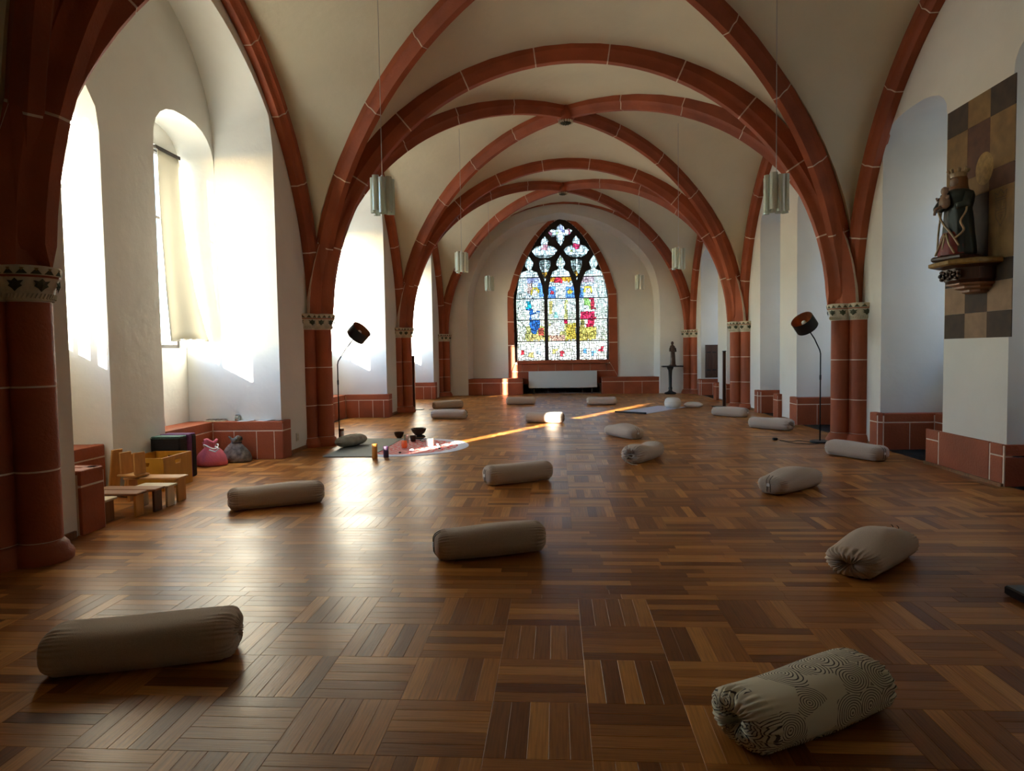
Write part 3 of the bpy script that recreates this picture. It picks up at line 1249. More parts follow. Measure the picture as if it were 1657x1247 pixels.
mir = lambda q, c: [(c - x, y) for x, y in reversed(q)]
LN = [(88, 1170), (80, 690), (92, 600), (105, 515), (125, 472), (160, 462), (172, 455), (155, 425), (150, 400), (183, 350), (218, 400), (213, 425), (198, 455), (215, 462), (245, 475), (262, 515), (285, 580), (297, 690), (298, 1165)]
CN = [(327, 1165), (325, 690), (335, 590), (350, 510), (365, 472), (400, 458), (412, 445), (395, 420), (393, 400), (428, 343), (463, 400), (460, 420), (446, 445), (460, 458), (490, 475), (505, 515), (525, 590), (540, 690), (542, 1165)]
RN = mir(LN, 866)
TL = [(308, 198), (338, 235), (333, 268), (375, 278), (404, 308), (375, 350), (340, 366), (270, 366), (235, 350), (207, 310), (240, 278), (282, 268), (275, 235)]
CL = [(262, 388), (305, 376), (350, 388), (348, 430), (322, 495), (305, 512), (288, 495), (264, 430)]
TP = [(430, 105), (456, 128), (462, 150), (495, 142), (522, 158), (495, 195), (460, 197), (455, 240), (428, 275), (402, 240), (398, 200), (362, 207), (335, 170), (362, 145), (398, 150), (405, 125)]
DR = [(298, 520), (312, 520), (310, 545), (304, 550)]
lights = [LN, CN, RN, TL, mir(TL, 855), CL, mir(CL, 855), TP, DR, mir(DR, 855)]
opening = [zc(*p) for p in il] + [zc(*p) for p in reversed(ir[:-1])]
tr = MB().prism(opening, 21.10, 21.22, fy, holes=[[zc(*p) for p in q] for q in lights])
tr.build('tracery', M_lead, win)
bars = MB()
for y in (515, 680, 845, 1012):
    a, b = zc(70, y), zc(795, y)
    bars.box(a[0], 21.125, a[1] - .016, b[0], 21.155, a[1] + .016)
bars.build('saddle_bar', M_lead, win)

CRM, PALE = (0.86, 0.84, 0.74), (0.92, 0.93, 0.93)
shapes = [  # (kind, data, colour) in drawing units; later ones win
    ('r', (160, 515, 298, 690), (0.80, 0.84, 0.90)), ('r', (170, 517, 262, 556), (0.40, 0.36, 0.55)), ('r', (255, 560, 298, 672), (0.18, 0.35, 0.72)),
    ('r', (170, 560, 210, 640), (0.72, 0.40, 0.34)),
    ('r', (150, 885, 298, 1005), (0.42, 0.40, 0.16)), ('r', (180, 950, 298, 1005), (0.55, 0.42, 0.16)), ('r', (90, 600, 150, 1005), (0.80, 0.80, 0.72)),
    ('r', (160, 690, 200, 770), (0.02, 0.34, 0.46)), ('p', [(175, 760), (250, 740), (278, 790), (275, 870), (225, 960), (193, 955), (183, 870)], (0.03, 0.12, 0.42)),
    ('p', [(190, 800), (270, 780), (265, 840), (190, 850)], (0.55, 0.62, 0.80)),
    ('p', [(195, 700), (250, 690), (265, 770), (215, 780)], (0.88, 0.82, 0.74)), ('e', (230, 628, 36, 36), (0.85, 0.55, 0.08)), ('e', (228, 638, 25, 30), (0.92, 0.86, 0.80)),
    ('r', (250, 905, 285, 960), (0.42, 0.08, 0.06)), ('r', (262, 690, 298, 880), (0.82, 0.68, 0.60)),
    # centre light
    ('r', (327, 560, 540, 676), (0.14, 0.28, 0.66)), ('r', (338, 517, 525, 552), (0.80, 0.28, 0.03)), ('e', (405, 545, 30, 30), (0.62, 0.03, 0.05)),
    ('r', (340, 556, 520, 586), (0.93, 0.88, 0.82)), ('r', (390, 580, 466, 690), (0.95, 0.92, 0.88)), ('e', (360, 632, 17, 17), (0.70, 0.05, 0.07)), ('e', (495, 630, 19, 19), (0.88, 0.55, 0.06)),
    ('r', (327, 690, 540, 870), (0.86, 0.84, 0.72)), ('r', (340, 700, 365, 800), (0.78, 0.55, 0.18)), ('r', (370, 780, 395, 830), (0.30, 0.66, 0.62)), ('r', (452, 700, 475, 850), (0.72, 0.60, 0.22)),
    ('r', (327, 870, 540, 1005), (0.48, 0.44, 0.18)), ('r', (470, 880, 540, 1005), (0.58, 0.40, 0.07)), ('e', (375, 925, 40, 62), (0.90, 0.78, 0.76)), ('r', (400, 690, 450, 940), (0.95, 0.93, 0.90)),
    ('e', (465, 860, 19, 19), (0.72, 0.02, 0.10)), ('e', (500, 745, 34, 46), (0.92, 0.90, 0.86)), ('r', (340, 965, 450, 1005), (0.66, 0.36, 0.30)),
    # right light
    ('r', (568, 515, 690, 690), (0.80, 0.80, 0.86)), ('r', (568, 520, 680, 556), (0.66, 0.40, 0.40)), ('r', (568, 600, 606, 674), (0.16, 0.32, 0.68)), ('r', (712, 600, 784, 1005), (0.80, 0.82, 0.74)),
    ('e', (640, 620, 36, 36), (0.86, 0.55, 0.08)), ('e', (637, 632, 24, 30), (0.90, 0.80, 0.72)), ('p', [(600, 690), (645, 675), (660, 760), (600, 770)], (0.32, 0.52, 0.14)),
    ('p', [(648, 672), (685, 690), (692, 770), (660, 770)], (0.46, 0.03, 0.06)), ('r', (572, 740, 640, 785), (0.90, 0.88, 0.84)), ('p', [(572, 785), (690, 780), (690, 850), (672, 905), (610, 910), (640, 850), (575, 840)], (0.62, 0.03, 0.09)),
    ('r', (568, 900, 700, 1005), (0.56, 0.44, 0.12)), ('r', (572, 850, 610, 900), (0.40, 0.30, 0.10)),
    # bottom panels
    ('e', (125, 1090, 14, 22), (0.62, 0.04, 0.06)), ('e', (190, 1115, 15, 20), (0.80, 0.66, 0.25)), ('e', (247, 1087, 14, 20), (0.50, 0.62, 0.80)),
    ('e', (375, 1092, 14, 20), (0.82, 0.70, 0.20)), ('e', (432, 1112, 14, 20), (0.60, 0.05, 0.08)), ('e', (492, 1090, 14, 20), (0.70, 0.74, 0.60)),
    ('e', (612, 1082, 15, 20), (0.12, 0.34, 0.66)), ('e', (676, 1106, 14, 20), (0.22, 0.48, 0.80)), ('e', (736, 1082, 14, 20), (0.60, 0.05, 0.10)),
    # tracery
    ('e', (305, 286, 24, 26), (0.78, 0.30, 0.30)), ('e', (546, 276, 25, 26), (0.66, 0.04, 0.10)), ('e', (508, 320, 12, 14), (0.80, 0.70, 0.15)), ('e', (445, 150, 14, 26), (0.45, 0.40, 0.68)),
    ('e', (405, 185, 20, 12), (0.75, 0.72, 0.30)), ('e', (500, 168, 14, 16), (0.60, 0.12, 0.18)), ('e', (350, 175, 12, 14), (0.62, 0.2, 0.22)), ('e', (305, 492, 20, 16), (0.80, 0.36, 0.05)), ('e', (550, 492, 20, 16), (0.80, 0.36, 0.05)),
    ('e', (430, 410, 10, 40), (0.85, 0.80, 0.45))]


def inside(x, y, poly):
    c = False
    for (x0, y0), (x1, y1) in zip(poly, poly[1:] + poly[:1]):
        if (y0 > y) != (y1 > y) and x < (x1 - x0) * (y - y0) / (y1 - y0) + x0:
            c = not c
    return c


def gcol(x, y, rg):
    c = CRM if y < 1012 else PALE
    for kd, d, cc in shapes:
        if (kd == 'r' and d[0] < x < d[2] and d[1] < y < d[3]) or (kd == 'e' and ((x - d[0]) / d[2]) ** 2 + ((y - d[1]) / d[3]) ** 2 < 1) or (kd == 'p' and inside(x, y, d)):
            c = cc
    v = rg.uniform(0.24, 0.46)
    t = [min(0.97, max(0.0, q * v * rg.uniform(.93, 1.05))) for q in c]
    if rg.random() < .09 and y < 1012:
        t = [q * 0.45 for q in t]
    return t


rg = random.Random(5)
panels = []
ys_ = [343, 515, 680, 845, 1012, 1172]
for q in (LN, CN, RN):
    x0, x1 = min(p[0] for p in q) - 4, max(p[0] for p in q) + 4
    for a, b in zip(ys_[:-1], ys_[1:]):
        panels.append((x0, a, x1, b))
for q in lights[3:]:
    panels.append((min(p[0] for p in q) - 4, min(p[1] for p in q) - 4, max(p[0] for p in q) + 4, max(p[1] for p in q) + 4))
for (x0, y0, x1, y1) in panels:
    cw = 13 if 500 < y0 < 1000 else 19
    nx, ny = max(2, round((x1 - x0) / cw)), max(2, round((y1 - y0) / (cw + 2)))
    P = {}
    for i in range(nx + 1):
        for j in range(ny + 1):
            jx = 0 if i in (0, nx) else rg.uniform(-.40, .40) * (x1 - x0) / nx
            jy_ = 0 if j in (0, ny) else rg.uniform(-.40, .40) * (y1 - y0) / ny
            P[i, j] = (x0 + (x1 - x0) * i / nx + jx, y0 + (y1 - y0) * j / ny + jy_)
    vs, fs, cs = [], [], []
    for i in range(nx):
        for j in range(ny):
            q = [P[i, j], P[i + 1, j], P[i + 1, j + 1], P[i, j + 1]]
            cx, cy = sum(p[0] for p in q) / 4, sum(p[1] for p in q) / 4
            c = gcol(cx, cy, rg)
            o = len(vs)
            for p in q:
                X, Z = zc(*p)
                vs.append((X, 21.17, Z))
            fs.append((o, o + 1, o + 2, o + 3))
            cs.append(c)
    n_g = len(fs)
    # lead cames behind the panes
    X0, Z0 = zc(x0, y0)
    X1, Z1 = zc(x1, y1)
    me = bpy.data.meshes.new('glass_panel')
    me.from_pydata(vs, [], fs)
    me.materials.append(M_stained)
    at_ = me.color_attributes.new('col', 'FLOAT_COLOR', 'CORNER')
    for p in me.polygons:
        for li_ in p.loop_indices:
            at_.data[li_].color = (*cs[p.index], 1)
    o = bpy.data.objects.new('glass_panel', me)
    o.parent = win
    COL.objects.link(o)
    # cames: dark strips filling the gaps between panes
    cm = MB()
    for i in range(nx + 1):
        for j in range(ny + 1):
            for (di, dj) in ((1, 0), (0, 1)):
                if i + di > nx or j + dj > ny or rg.random() < .25:
                    continue
                a, b = Vector(zc(*P[i, j])), Vector(zc(*P[i + di, j + dj]))
                d = (b - a).normalized() * .0085
                nr = Vector((-d.y, d.x))
                cm.add([(a.x + nr.x, 21.165, a.y + nr.y), (b.x + nr.x, 21.165, b.y + nr.y), (b.x - nr.x, 21.165, b.y - nr.y), (a.x - nr.x, 21.165, a.y - nr.y), ((a.x), 21.18, a.y), (b.x, 21.18, b.y)],
                       [(0, 1, 2, 3), (0, 4, 5, 1), (3, 2, 5, 4)])
    cm.build('lead_came', M_lead, o, kind='stuff', fixn=False)

# side windows: dark frames with mullion, transom and clear panes
wi = [1]


def side_window(x, y0, y1, z0, z1, frame_m, inward):
    wi[0] += 1
    root = struct('window_%d' % wi[0])
    t = .045
    f = MB()
    f.box(x - .03, y0, z0, x + .03, y0 + t, z1).box(x - .03, y1 - t, z0, x + .03, y1, z1).box(x - .03, y0 + t, z0, x + .03, y1 - t, z0 + t).box(x - .03, y0 + t, z1 - t, x + .03, y1 - t, z1)
    f.build('frame', frame_m, root)
    if y1 - y0 > .6:
        ym = (y0 + y1) / 2
        MB().box(x - .02, ym - .02, z0 + t, x + .02, ym + .02, z1 - t).box(x - .015, y0 + t, z0 + (z1 - z0) * .66 - .015, x + .015, y1 - t, z0 + (z1 - z0) * .66 + .015).build('mullion', frame_m, root)
        sp_ = ((y0 + t, ym - .02), (ym + .02, y1 - t))
    else:
        sp_ = ((y0 + t, y1 - t),)
    for a, b in sp_:
        MB().box(x - .003, a, z0 + t, x + .003, b, z1 - t).build('pane', M_glass, root)
    return root


for q in h3:
    ys, zs_ = [p[0] for p in q], [p[1] for p in q]
    if max(ys) - min(ys) > .6:
        side_window(-4.86, min(ys), max(ys), min(zs_), max(zs_), M_lead, 1)
for q in hw:
    ys, zs_ = [p[0] for p in q], [p[1] for p in q]
    side_window(5.18, min(ys), max(ys), min(zs_), max(zs_), M_lead, -1)

# ------------------------------------------------------------------ bolsters


def sup(a, w, h, e=2.6):
    c, s_ = cos(a), sin(a)
    return (w / 2 * abs(c) ** (2 / e) * (1 if c >= 0 else -1), h / 2 * abs(s_) ** (2 / e) * (1 if s_ >= 0 else -1))


def bolster(label, x, y, ang, L=.72, w=.26, h=.205, ends=('zip', 'gather'), seed=1, fabric=None, e=2.5, group='yoga bolsters on the parquet', cord=False, sag=0.012):
    """a stuffed bolster lying along its local X; ends are gathered on a cord or flat with a zip"""
    fabric = fabric or M_fabric
    rn = random.Random(seed)
    h *= .87
    t = thing('bolster', label, 'bolster', (x, y, 0), ang, group)
    n = 160 if y < 11 else 72
    npl0 = 30 if y < 11 else 18
    ph = [rn.uniform(0, 6.28) for _ in range(8)]

    def ring(xx, sc, pl=0.0, npl=npl0, dz=0.0):
        out = []
        for i in range(n):
            a = 2 * pi * i / n
            u, v = sup(a, w, h, e)
            b = 1 + 0.012 * sin(3 * a + ph[0] + xx * 5) + 0.010 * sin(xx * 9 + ph[1] + 2 * a)
            k = sc * b
            if pl:
                k *= 1 + pl * (0.75 * sin(npl * a + ph[2]) + 0.35 * sin((npl - 7) * a + ph[3]))
            z = h / 2 + v * k
            lobe = sag * sin(xx / L * pi * 2 + ph[4])
            if v > 0:
                z += lobe * v / h
            z = max(z, 0.004)
            if z < .02:
                z = .004 + (z - .004) * .5
            out.append((xx - (1 if xx > 0 else -1) * pl * .045 * sin(npl * a + ph[2]), u * k, z))
        return out
    rings = []
    e0 = L / 2 - .075
    m_ = 22
    for i in range(m_ + 1):
        xx = -e0 + 2 * e0 * i / m_
        fullness = 0.965 + 0.035 * sin(pi * i / m_)
        edge = min(i, m_ - i)
        rings.append(ring(xx, fullness, 0.016 if edge == 0 else (0.008 if edge == 1 else (.003 if edge == 2 else 0))))
    body = MB().loft(rings, False, False)
    o = body.build('cover', fabric, t, smooth=True)
    uvl_ = o.data.uv_layers.new(name='UVMap')
    for lp in o.data.loops:
        i, j = lp.vertex_index % n, lp.vertex_index // n
        co = o.data.vertices[lp.vertex_index].co
        uvl_.data[lp.index].uv = ((i / n) * 0.78, co.x)
    for sg, kind in ((-1, ends[0]), (1, ends[1])):
        if kind == 'gather':
            prof = [(0.0, .965, .006), (.016, .945, .035), (.030, .895, .07), (.042, .82, .10), (.050, .72, .13), (.055, .60, .16), (.055, .47, .20), (.050, .34, .24), (.040, .23, .26), (.030, .15, .22), (.024, .07, .10)]
        else:
            prof = [(0.0, .965, .016), (.012, .95, .035), (.026, .905, .045), (.040, .82, .025), (.049, .70, .005), (.054, .55, 0), (.057, .38, 0), (.059, .2, 0), (.0595, .05, 0)]
        rs = [ring(sg * (e0 + d * 1.35), sc, pl) for d, sc, pl in prof]
        # offset every ring so that the end face is centred at mid height
        ec = MB().loft(rs, False, True)
        eo = ec.build('gathered_end' if kind == 'gather' else 'end_panel', fabric, t, smooth=True)
        if kind == 'gather':
            uvl_ = eo.data.uv_layers.new(name='UVMap')
            for lp in eo.data.loops:
                i = lp.vertex_index % n
                co = eo.data.vertices[lp.vertex_index].co
                uvl_.data[lp.index].uv = ((i / n) * 0.78, sg * (L / 2 - .075) + sg * .12 * (1 - Vector((co.y / w, (co.z - h / 2) / h)).length * 2))
            if cord:
                xe = sg * (e0 + .068)
                cb = MB()
                pts = []
                for i in range(25):
                    a = 2 * pi * i / 24
                    pts.append((xe + sg * .012, .035 * cos(a) * (1 + .3 * sin(3 * a)), h / 2 + .018 * sin(a)))
                cb.tube(pts, .0035, 5)
                cb.tube([(xe + sg * .012, .03, h / 2), (xe + sg * .03, .05, h / 2 - .04), (xe + sg * .03, .03, .02), (xe + sg * .05, -.03, .008), (xe + sg * .06, -.10, .006)], .0035, 5)
                cb.build('drawstring', M_string, eo)
        else:
            sm = MB()
            for off in (-.016, .016):
                pts = []
                for i in range(13):
                    a = -1.25 + 2.5 * i / 12
                    zz = h / 2 + h / 2 * .92 * sin(a)
                    d = .081 - .062 * (abs(sin(a)) ** 5)
                    pts.append((sg * (e0 + d), off + .004 * sin(i), zz))
                sm.tube(pts, .0022, 5)
            sm.build('zip_seam', M_seam, eo)
            MB().box(sg * (e0 + .0785), -.014, h / 2 - .012, sg * (e0 + .086), .014, h / 2 + .014).build('tag', M_tag, eo)
    return t


def by_ends(p, q, w=.26, shift=None):
    """centre and angle from the two floor points under the near edge"""
    p, q = Vector(p), Vector(q)
    d = (q - p).normalized()
    nrm = Vector((-d.y, d.x))
    c = (p + q) / 2 + nrm * (w * .25 if shift is None else shift)
    return c.x, c.y, atan2(d.y, d.x)


BS = [
    ('taupe bolster lying nearest at the front left, almost in the dark', (-2.13, 2.54), (-1.39, 2.76), dict(L=.76, w=.29, h=.21, ends=('zip', 'gather'), e=3.0, seed=2)),
    ('plain taupe bolster in the middle foreground, just left of the hall axis', (-.766, 4.08), (-.08, 4.33), dict(w=.25, h=.22, ends=('zip', 'gather'), seed=4)),
    ('plain taupe bolster second in the middle row, behind the foreground one', (-.70, 6.42), (-.03, 6.80), dict(w=.25, h=.225, ends=('zip', 'zip'), seed=5)),
    ('long taupe bolster on the left, in front of the pink bag', (-2.75, 5.41), (-2.08, 5.76), dict(w=.25, h=.22, L=.78, ends=('gather', 'gather'), seed=6)),
    ('taupe bolster in the middle distance crossed by the strip of sunlight', (-.56, 12.36), (.08, 12.22), dict(ends=('zip', 'zip'), seed=10, h=.22)),
    ('taupe bolster left in the distance, nearer of a pair by the third column', (-2.51, 13.16), (-1.78, 13.10), dict(ends=('gather', 'zip'), seed=14, h=.22)),
    ('taupe bolster in the left distance, the farther of a pair', (-2.87, 15.48), (-2.22, 15.78), dict(ends=('gather', 'gather'), seed=15, h=.22)),
    ('pale bolster before the end wall, left of the radiator centre', (-1.24, 16.57), (-.54, 16.68), dict(ends=('gather', 'gather'), seed=16, h=.22)),
    ('pale bolster before the end wall, right end of the radiator', (.72, 16.32), (1.44, 16.22), dict(ends=('gather', 'zip'), seed=17, h=.22)),
    ('taupe bolster on the right, second from the floor lamp towards the end wall', (3.02, 13.42), (3.58, 12.86), dict(ends=('gather', 'zip'), seed=13, h=.21)),
    ('taupe bolster on the right, left of the plug of the floor lamp', (3.15, 11.30), (3.65, 10.72), dict(ends=('gather', 'gather'), seed=12, h=.21, w=.28)),
    ('taupe bolster in front of the nearest right column, tag on its end', (3.26, 8.42), (3.64, 7.72), dict(ends=('gather', 'zip'), seed=11, h=.21, w=.28)),
]
for lab, p, q, kw in BS:
    x, y, a = by_ends(p, q, kw.get('w', .26))
    bolster(lab, x, y, a, **kw)
# bolsters seen end-on: centre and axis direct
bolster('plain taupe bolster on the right foreground showing its puckered drawstring end', 1.88, 4.09, radians(46), L=.74, w=.31, h=.215, ends=('gather', 'zip'), seed=21, sag=.05)
bolster('grey taupe bolster at centre right with zip and white tag on its near end', 2.14, 6.28, radians(42), L=.74, w=.29, h=.21, ends=('zip', 'gather'), seed=22, sag=.045)
bolster('taupe bolster with loose white drawstring at its end, right of the hall axis', 1.02, 8.02, radians(60), L=.72, w=.30, h=.22, ends=('gather', 'zip'), seed=23, cord=True, sag=.05)
bolster('taupe bolster with white tag just below the strip of sunlight', 1.00, 10.15, radians(-62), L=.74, w=.29, h=.215, ends=('gather', 'zip'), seed=24, sag=.05)
bolster('bolster in pale cotton printed with dark rings at the front right', .85, 2.34, radians(30.5), L=.67, w=.28, h=.20, ends=('gather', 'gather'), seed=25, fabric=M_swirl, sag=.02)


def cushion(label, x, y, ang, L, w, h, fabric, cat='cushion', group=None):
    t = thing('cushion', label, cat, (x, y, 0), ang, group)
    n = 40
    rings = []
    for i in range(15):
        s_ = -1 + 2 * i / 14
        k = max(.05, (1 - abs(s_) ** 2.6)) ** .5
        rings.append([(L / 2 * s_, w / 2 * k * cos(2 * pi * j / n), max(.003, h / 2 * (1 + k * sin(2 * pi * j / n)) + .004 * sin(5 * s_ + 3 * j))) for j in range(n)])
    MB().loft(rings).build('cover', fabric, t, smooth=True)
    sm = MB().tube([(L / 2 * .985 * s_, 0, h / 2 + h / 2 * (max(.05, (1 - abs(s_) ** 2.6)) ** .5)) for s_ in [-1 + i / 8 for i in range(17)]], .003, 5)
    sm.build('seam', M_seam if fabric is not M_white else M_string, t)
    return t


M_leaf = mat('grey_leaf_print', (0.24, 0.235, 0.19), 0.9, 14, 0.0, col2=(0.36, 0.35, 0.29), bscale=120, bstr=.2)
cushion('grey leaf-patterned cushion lying on the grey green mat', -2.91, 9.27, radians(66), .60, .25, .165, M_leaf).location.z = .014
zf = thing('cushion', 'round white meditation cushion on the end of the pale blue mat', 'cushion', (2.585, 15.16, .0085))
MB().lathe([(.03, 0), (.14, .004), (.175, .05), (.185, .12), (.165, .19), (.12, .225), (.04, .235)], 32).build('cover', M_white, zf, smooth=True)
MB().tube([(.183 * cos(2 * pi * i / 28), .183 * sin(2 * pi * i / 28), .13) for i in range(29)], .004, 5).build('seam', M_string, zf)
cushion('small white neck roll beside the round white cushion', 2.90, 15.25, radians(-24), .42, .16, .13, M_white).location.x += .16

# ------------------------------------------------------------------ mats and cloth


def mat_sheet(name, label, c, ang, L, W, m, thick=.006, curl=0.0, z0=0.001):
    t = thing(name, label, 'mat', (c[0], c[1], z0), ang)
    MB().box(-L / 2, -W / 2, 0, L / 2, W / 2, thick, .002).build('sheet', m, t)
    if curl:
        pts = []
        for i in range(20):
            a = i / 19 * 2.5 * pi
            r = .016 - .004 * i / 19
            pts.append((-L / 2 - r * sin(a) * 1.0, r * (1 - cos(a)) + thick / 2))
        rings = [[(x, y, z) for y in (-W / 2, W / 2)] for x, z in pts]
        rings = [[(x, -W / 2, z), (x, W / 2, z), (x * 1.0, W / 2, z + .004), (x, -W / 2, z + .004)] for x, z in pts]
        MB().loft(rings).build('rolled_end', M_black, t)
    return t


cl = MB().lathe([(.90, 0), (.90, .003), (.45, .0035), (.02, .0035)], 64).build('mandala_cloth', M_mandala)
tag(cl, 'round red and white mandala cloth spread under the singing bowls', 'cloth', loc=(-2.14, 9.25, .001))
mat_sheet('yoga_mat', 'grey green yoga mat beside the second left column', (-2.68, 9.22), pi / 2, 1.78, .63, M_mat_grey, z0=.006)
mat_sheet('yoga_mat', 'pale blue yoga mat with the round white cushion, far right', (2.08, 14.80), radians(55), 1.95, .72, M_mat_blue, curl=1)

# ------------------------------------------------------------------ candles, bowls and small things on the cloth


def candle(label, x, y, r, h, m, z=.001, cat='candle'):
    t = thing('candle', label, cat, (x, y, z))
    MB().lathe([(r * .95, 0), (r, .004), (r, h - .006), (r * .93, h), (r * .6, h - .006), (.004, h - .010)], 24).build('wax', m, t, smooth=True, auto=40)
    MB().tube([(0, 0, h - .012), (.002, 0, h + .004), (.004, 0, h + .012)], .0018, 5).build('wick', M_black, t)
    return t


candle('tall ochre pillar candle on the parquet in front of the mat', -2.285, 8.22, .034, .185, M_wax_orange)
candle('dark purple pillar candle beside the tall ochre candle', -2.165, 8.31, .033, .14, M_wax_purple)
candle('thick white candle on the mandala cloth', -1.79, 9.30, .055, .105, M_wax_white, .006)
vt = thing('votive', 'glowing orange votive glass on the mandala cloth', 'candle', (-2.11, 9.10, .006))
MB().lathe([(.028, 0), (.036, .01), (.04, .05), (.037, .10), (.033, .10), (.035, .05), (.03, .02)], 20).build('cup', M_votive, vt, smooth=True)
MB().lathe([(.026, .012), (.026, .06), (.003, .062)], 16).build('wax', M_wax_white, vt)
tin = thing('canister', 'grey metal canister on the parquet behind the leaf-patterned cushion', 'canister', (-3.33, 10.12, .001))
MB().lathe([(.036, 0), (.04, .004), (.04, .15), (.036, .154)], 24).build('body', M_chrome, tin, smooth=True, auto=40)
MB().lathe([(.041, .13), (.042, .135), (.042, .165), (.034, .17)], 24).build('lid', M_brown_wood, tin, smooth=True, auto=40)


def bowl(name, label, x, y, r, h, z=.001, foot=.5):
    t = thing(name, label, 'bowl', (x, y, z))
    MB().lathe([(r * foot * .9, 0), (r * foot, h * .08), (r * .8, h * .4), (r * .97, h * .8), (r, h), (r * .93, h), (r * .9, h * .8), (r * .72, h * .42), (r * .3, h * .16), (.003, h * .14)], 28).build('shell', M_bronze, t, smooth=True)
    MB().lathe([(r * .985, h * .93), (r * 1.015, h * .95), (r * 1.015, h * 1.01), (r * .985, h * 1.02)], 28, cap0=False, cap1=False).build('rim', M_bronze, t, smooth=True)
    return t


bowl('singing_bowl', 'large dark singing bowl raised at the back of the mandala cloth', -2.12, 10.12, .118, .105, .058)
rb = thing('bowl_cushion', 'small dark ring cushion under the large singing bowl', 'cushion', (-2.12, 10.12, .006))
MB().lathe([(.075, 0), (.10, .015), (.10, .035), (.08, .05), (.03, .05)], 24).build('pad', M_blackcloth, rb, smooth=True)
MB().tube([(.1 * cos(2 * pi * i / 24), .1 * sin(2 * pi * i / 24), .025) for i in range(25)], .006, 5).build('braid', M_brown_wood, rb)
bowl('singing_bowl', 'small dark singing bowl standing left of the large one', -2.45, 10.22, .078, .095)
bowl('singing_bowl', 'smallest round dark bowl in front of the large singing bowl', -2.135, 9.78, .05, .085, .006, .7)
gl = thing('tumbler', 'clear drinking glass on the mandala cloth in front of the bowls', 'glass', (-2.19, 9.58, .006))
MB().lathe([(.03, 0), (.034, .004), (.038, .125), (.035, .125), (.031, .012), (.003, .01)], 20).build('cup', M_cup, gl, smooth=True, auto=40)
MB().lathe([(.031, .012), (.0335, .07), (.003, .07)], 20).build('water', M_cup, gl)
rs_ = random.Random(8)
for i, (x, y, r, m, lab) in enumerate([(-1.98, 9.72, .03, M_pebble, 'pale pebble right of the drinking glass'), (-2.02, 9.82, .024, M_green, 'green stone beside the smallest dark bowl'),
                                       (-1.93, 9.86, .028, M_pebble, 'pale pebble behind the thick white candle, farthest right'), (-1.63, 9.22, .022, M_black, 'small black stone right of the thick white candle'),
                                       (-1.70, 9.36, .025, M_paper, 'white tea light beside the thick white candle'), (-1.93, 8.76, .036, M_paper, 'flat white stone at the front of the mandala cloth'),
                                       (-2.06, 8.62, .02, M_black, 'black stone at the front rim of the mandala cloth'), (-1.60, 8.98, .02, M_black, 'black stone near the right rim of the mandala cloth'),
                                       (-1.88, 9.95, .03, M_black, 'dark stone to the right under the large singing bowl')]):
    rings = []
    for j in range(6):
        a = -pi / 2 + pi * j / 5
        k = max(.12, cos(a))
        rings.append([(r * k * cos(2 * pi * q / 10) * rs_.uniform(.93, 1.05), r * .8 * k * sin(2 * pi * q / 10) * rs_.uniform(.93, 1.05), r * .5 * (1 + sin(a))) for q in range(10)])
    tag(MB().loft(rings).build('pebble', m, smooth=True), lab, 'stone', 'stones and tea lights on the mandala cloth', (x, y, .006))

# ------------------------------------------------------------------ floor lamps


def drum_shade(root, c, axis, r, h):
    """open drum around axis: copper lined, closed only at the back by a spider"""
    ax = Vector(axis).normalized()
    Tm = Matrix.Translation(c) @ ax.to_track_quat('Z', 'Y').to_matrix().to_4x4()
    sh = MB().lathe([(r, -h / 2), (r, h / 2), (r - .004, h / 2), (r - .004, -h / 2)], 40, cap0=False, cap1=False, T=Tm)
    rings = [[tuple(Tm @ Vector((q * cos(2 * pi * i / 40), q * sin(2 * pi * i / 40), z))) for i in range(40)] for q, z in ((r, -h / 2), (r, h / 2), (r - .003, h / 2))]
    shade = MB().loft(rings, True, False).build('lamp_shade', M_black, root, smooth=True, auto=40)
    rings = [[tuple(Tm @ Vector((q * cos(2 * pi * i / 40), q * sin(2 * pi * i / 40), z))) for i in range(40)] for q, z in ((r - .003, h / 2), (r - .005, -h / 2 + .006))]
    MB().loft(rings, False, True).build('copper_lining', M_copper, shade, smooth=True, auto=40)
    bb = MB().lathe([(.014, -h / 2 + .008), (.016, -h / 2 + .05), (.034, -h / 2 + .09), (.026, -h / 2 + .12), (.004, -h / 2 + .128)], 16, T=Tm)
    bb.build('bulb', M_wax_white, shade, smooth=True)
    MB().lathe([(.02, -h / 2 - .03), (.022, -h / 2), (.01, -h / 2 + .002)], 12, T=Tm).build('socket', M_black, root)
    return Tm @ Vector((0, 0, -h / 2 - .03))


def floor_lamp(label, x, y, kink, elbow, shade_c, axis):
    t = thing('floor_lamp', label, 'floor lamp', (x, y, 0))
    MB().lathe([(.128, 0), (.13, .004), (.13, .018), (.125, .024), (.02, .026)], 32).build('base', M_black, t, smooth=True, auto=40)
    end = drum_shade(t, Vector(shade_c), axis, .150, .165)
    MB().tube([(0, 0, .02), (0, 0, kink), (elbow[0] * .12, 0, kink + .05), tuple(Vector((0, 0, kink + .05)).lerp(end, .5) + Vector((0, 0, .012))), tuple(end)], .0085, 10).build('pole', M_black, t, smooth=True)
    MB().lathe([(.011, .86), (.013, .87), (.013, .92), (.011, .93)], 12).build('switch', M_black, t)
    return t


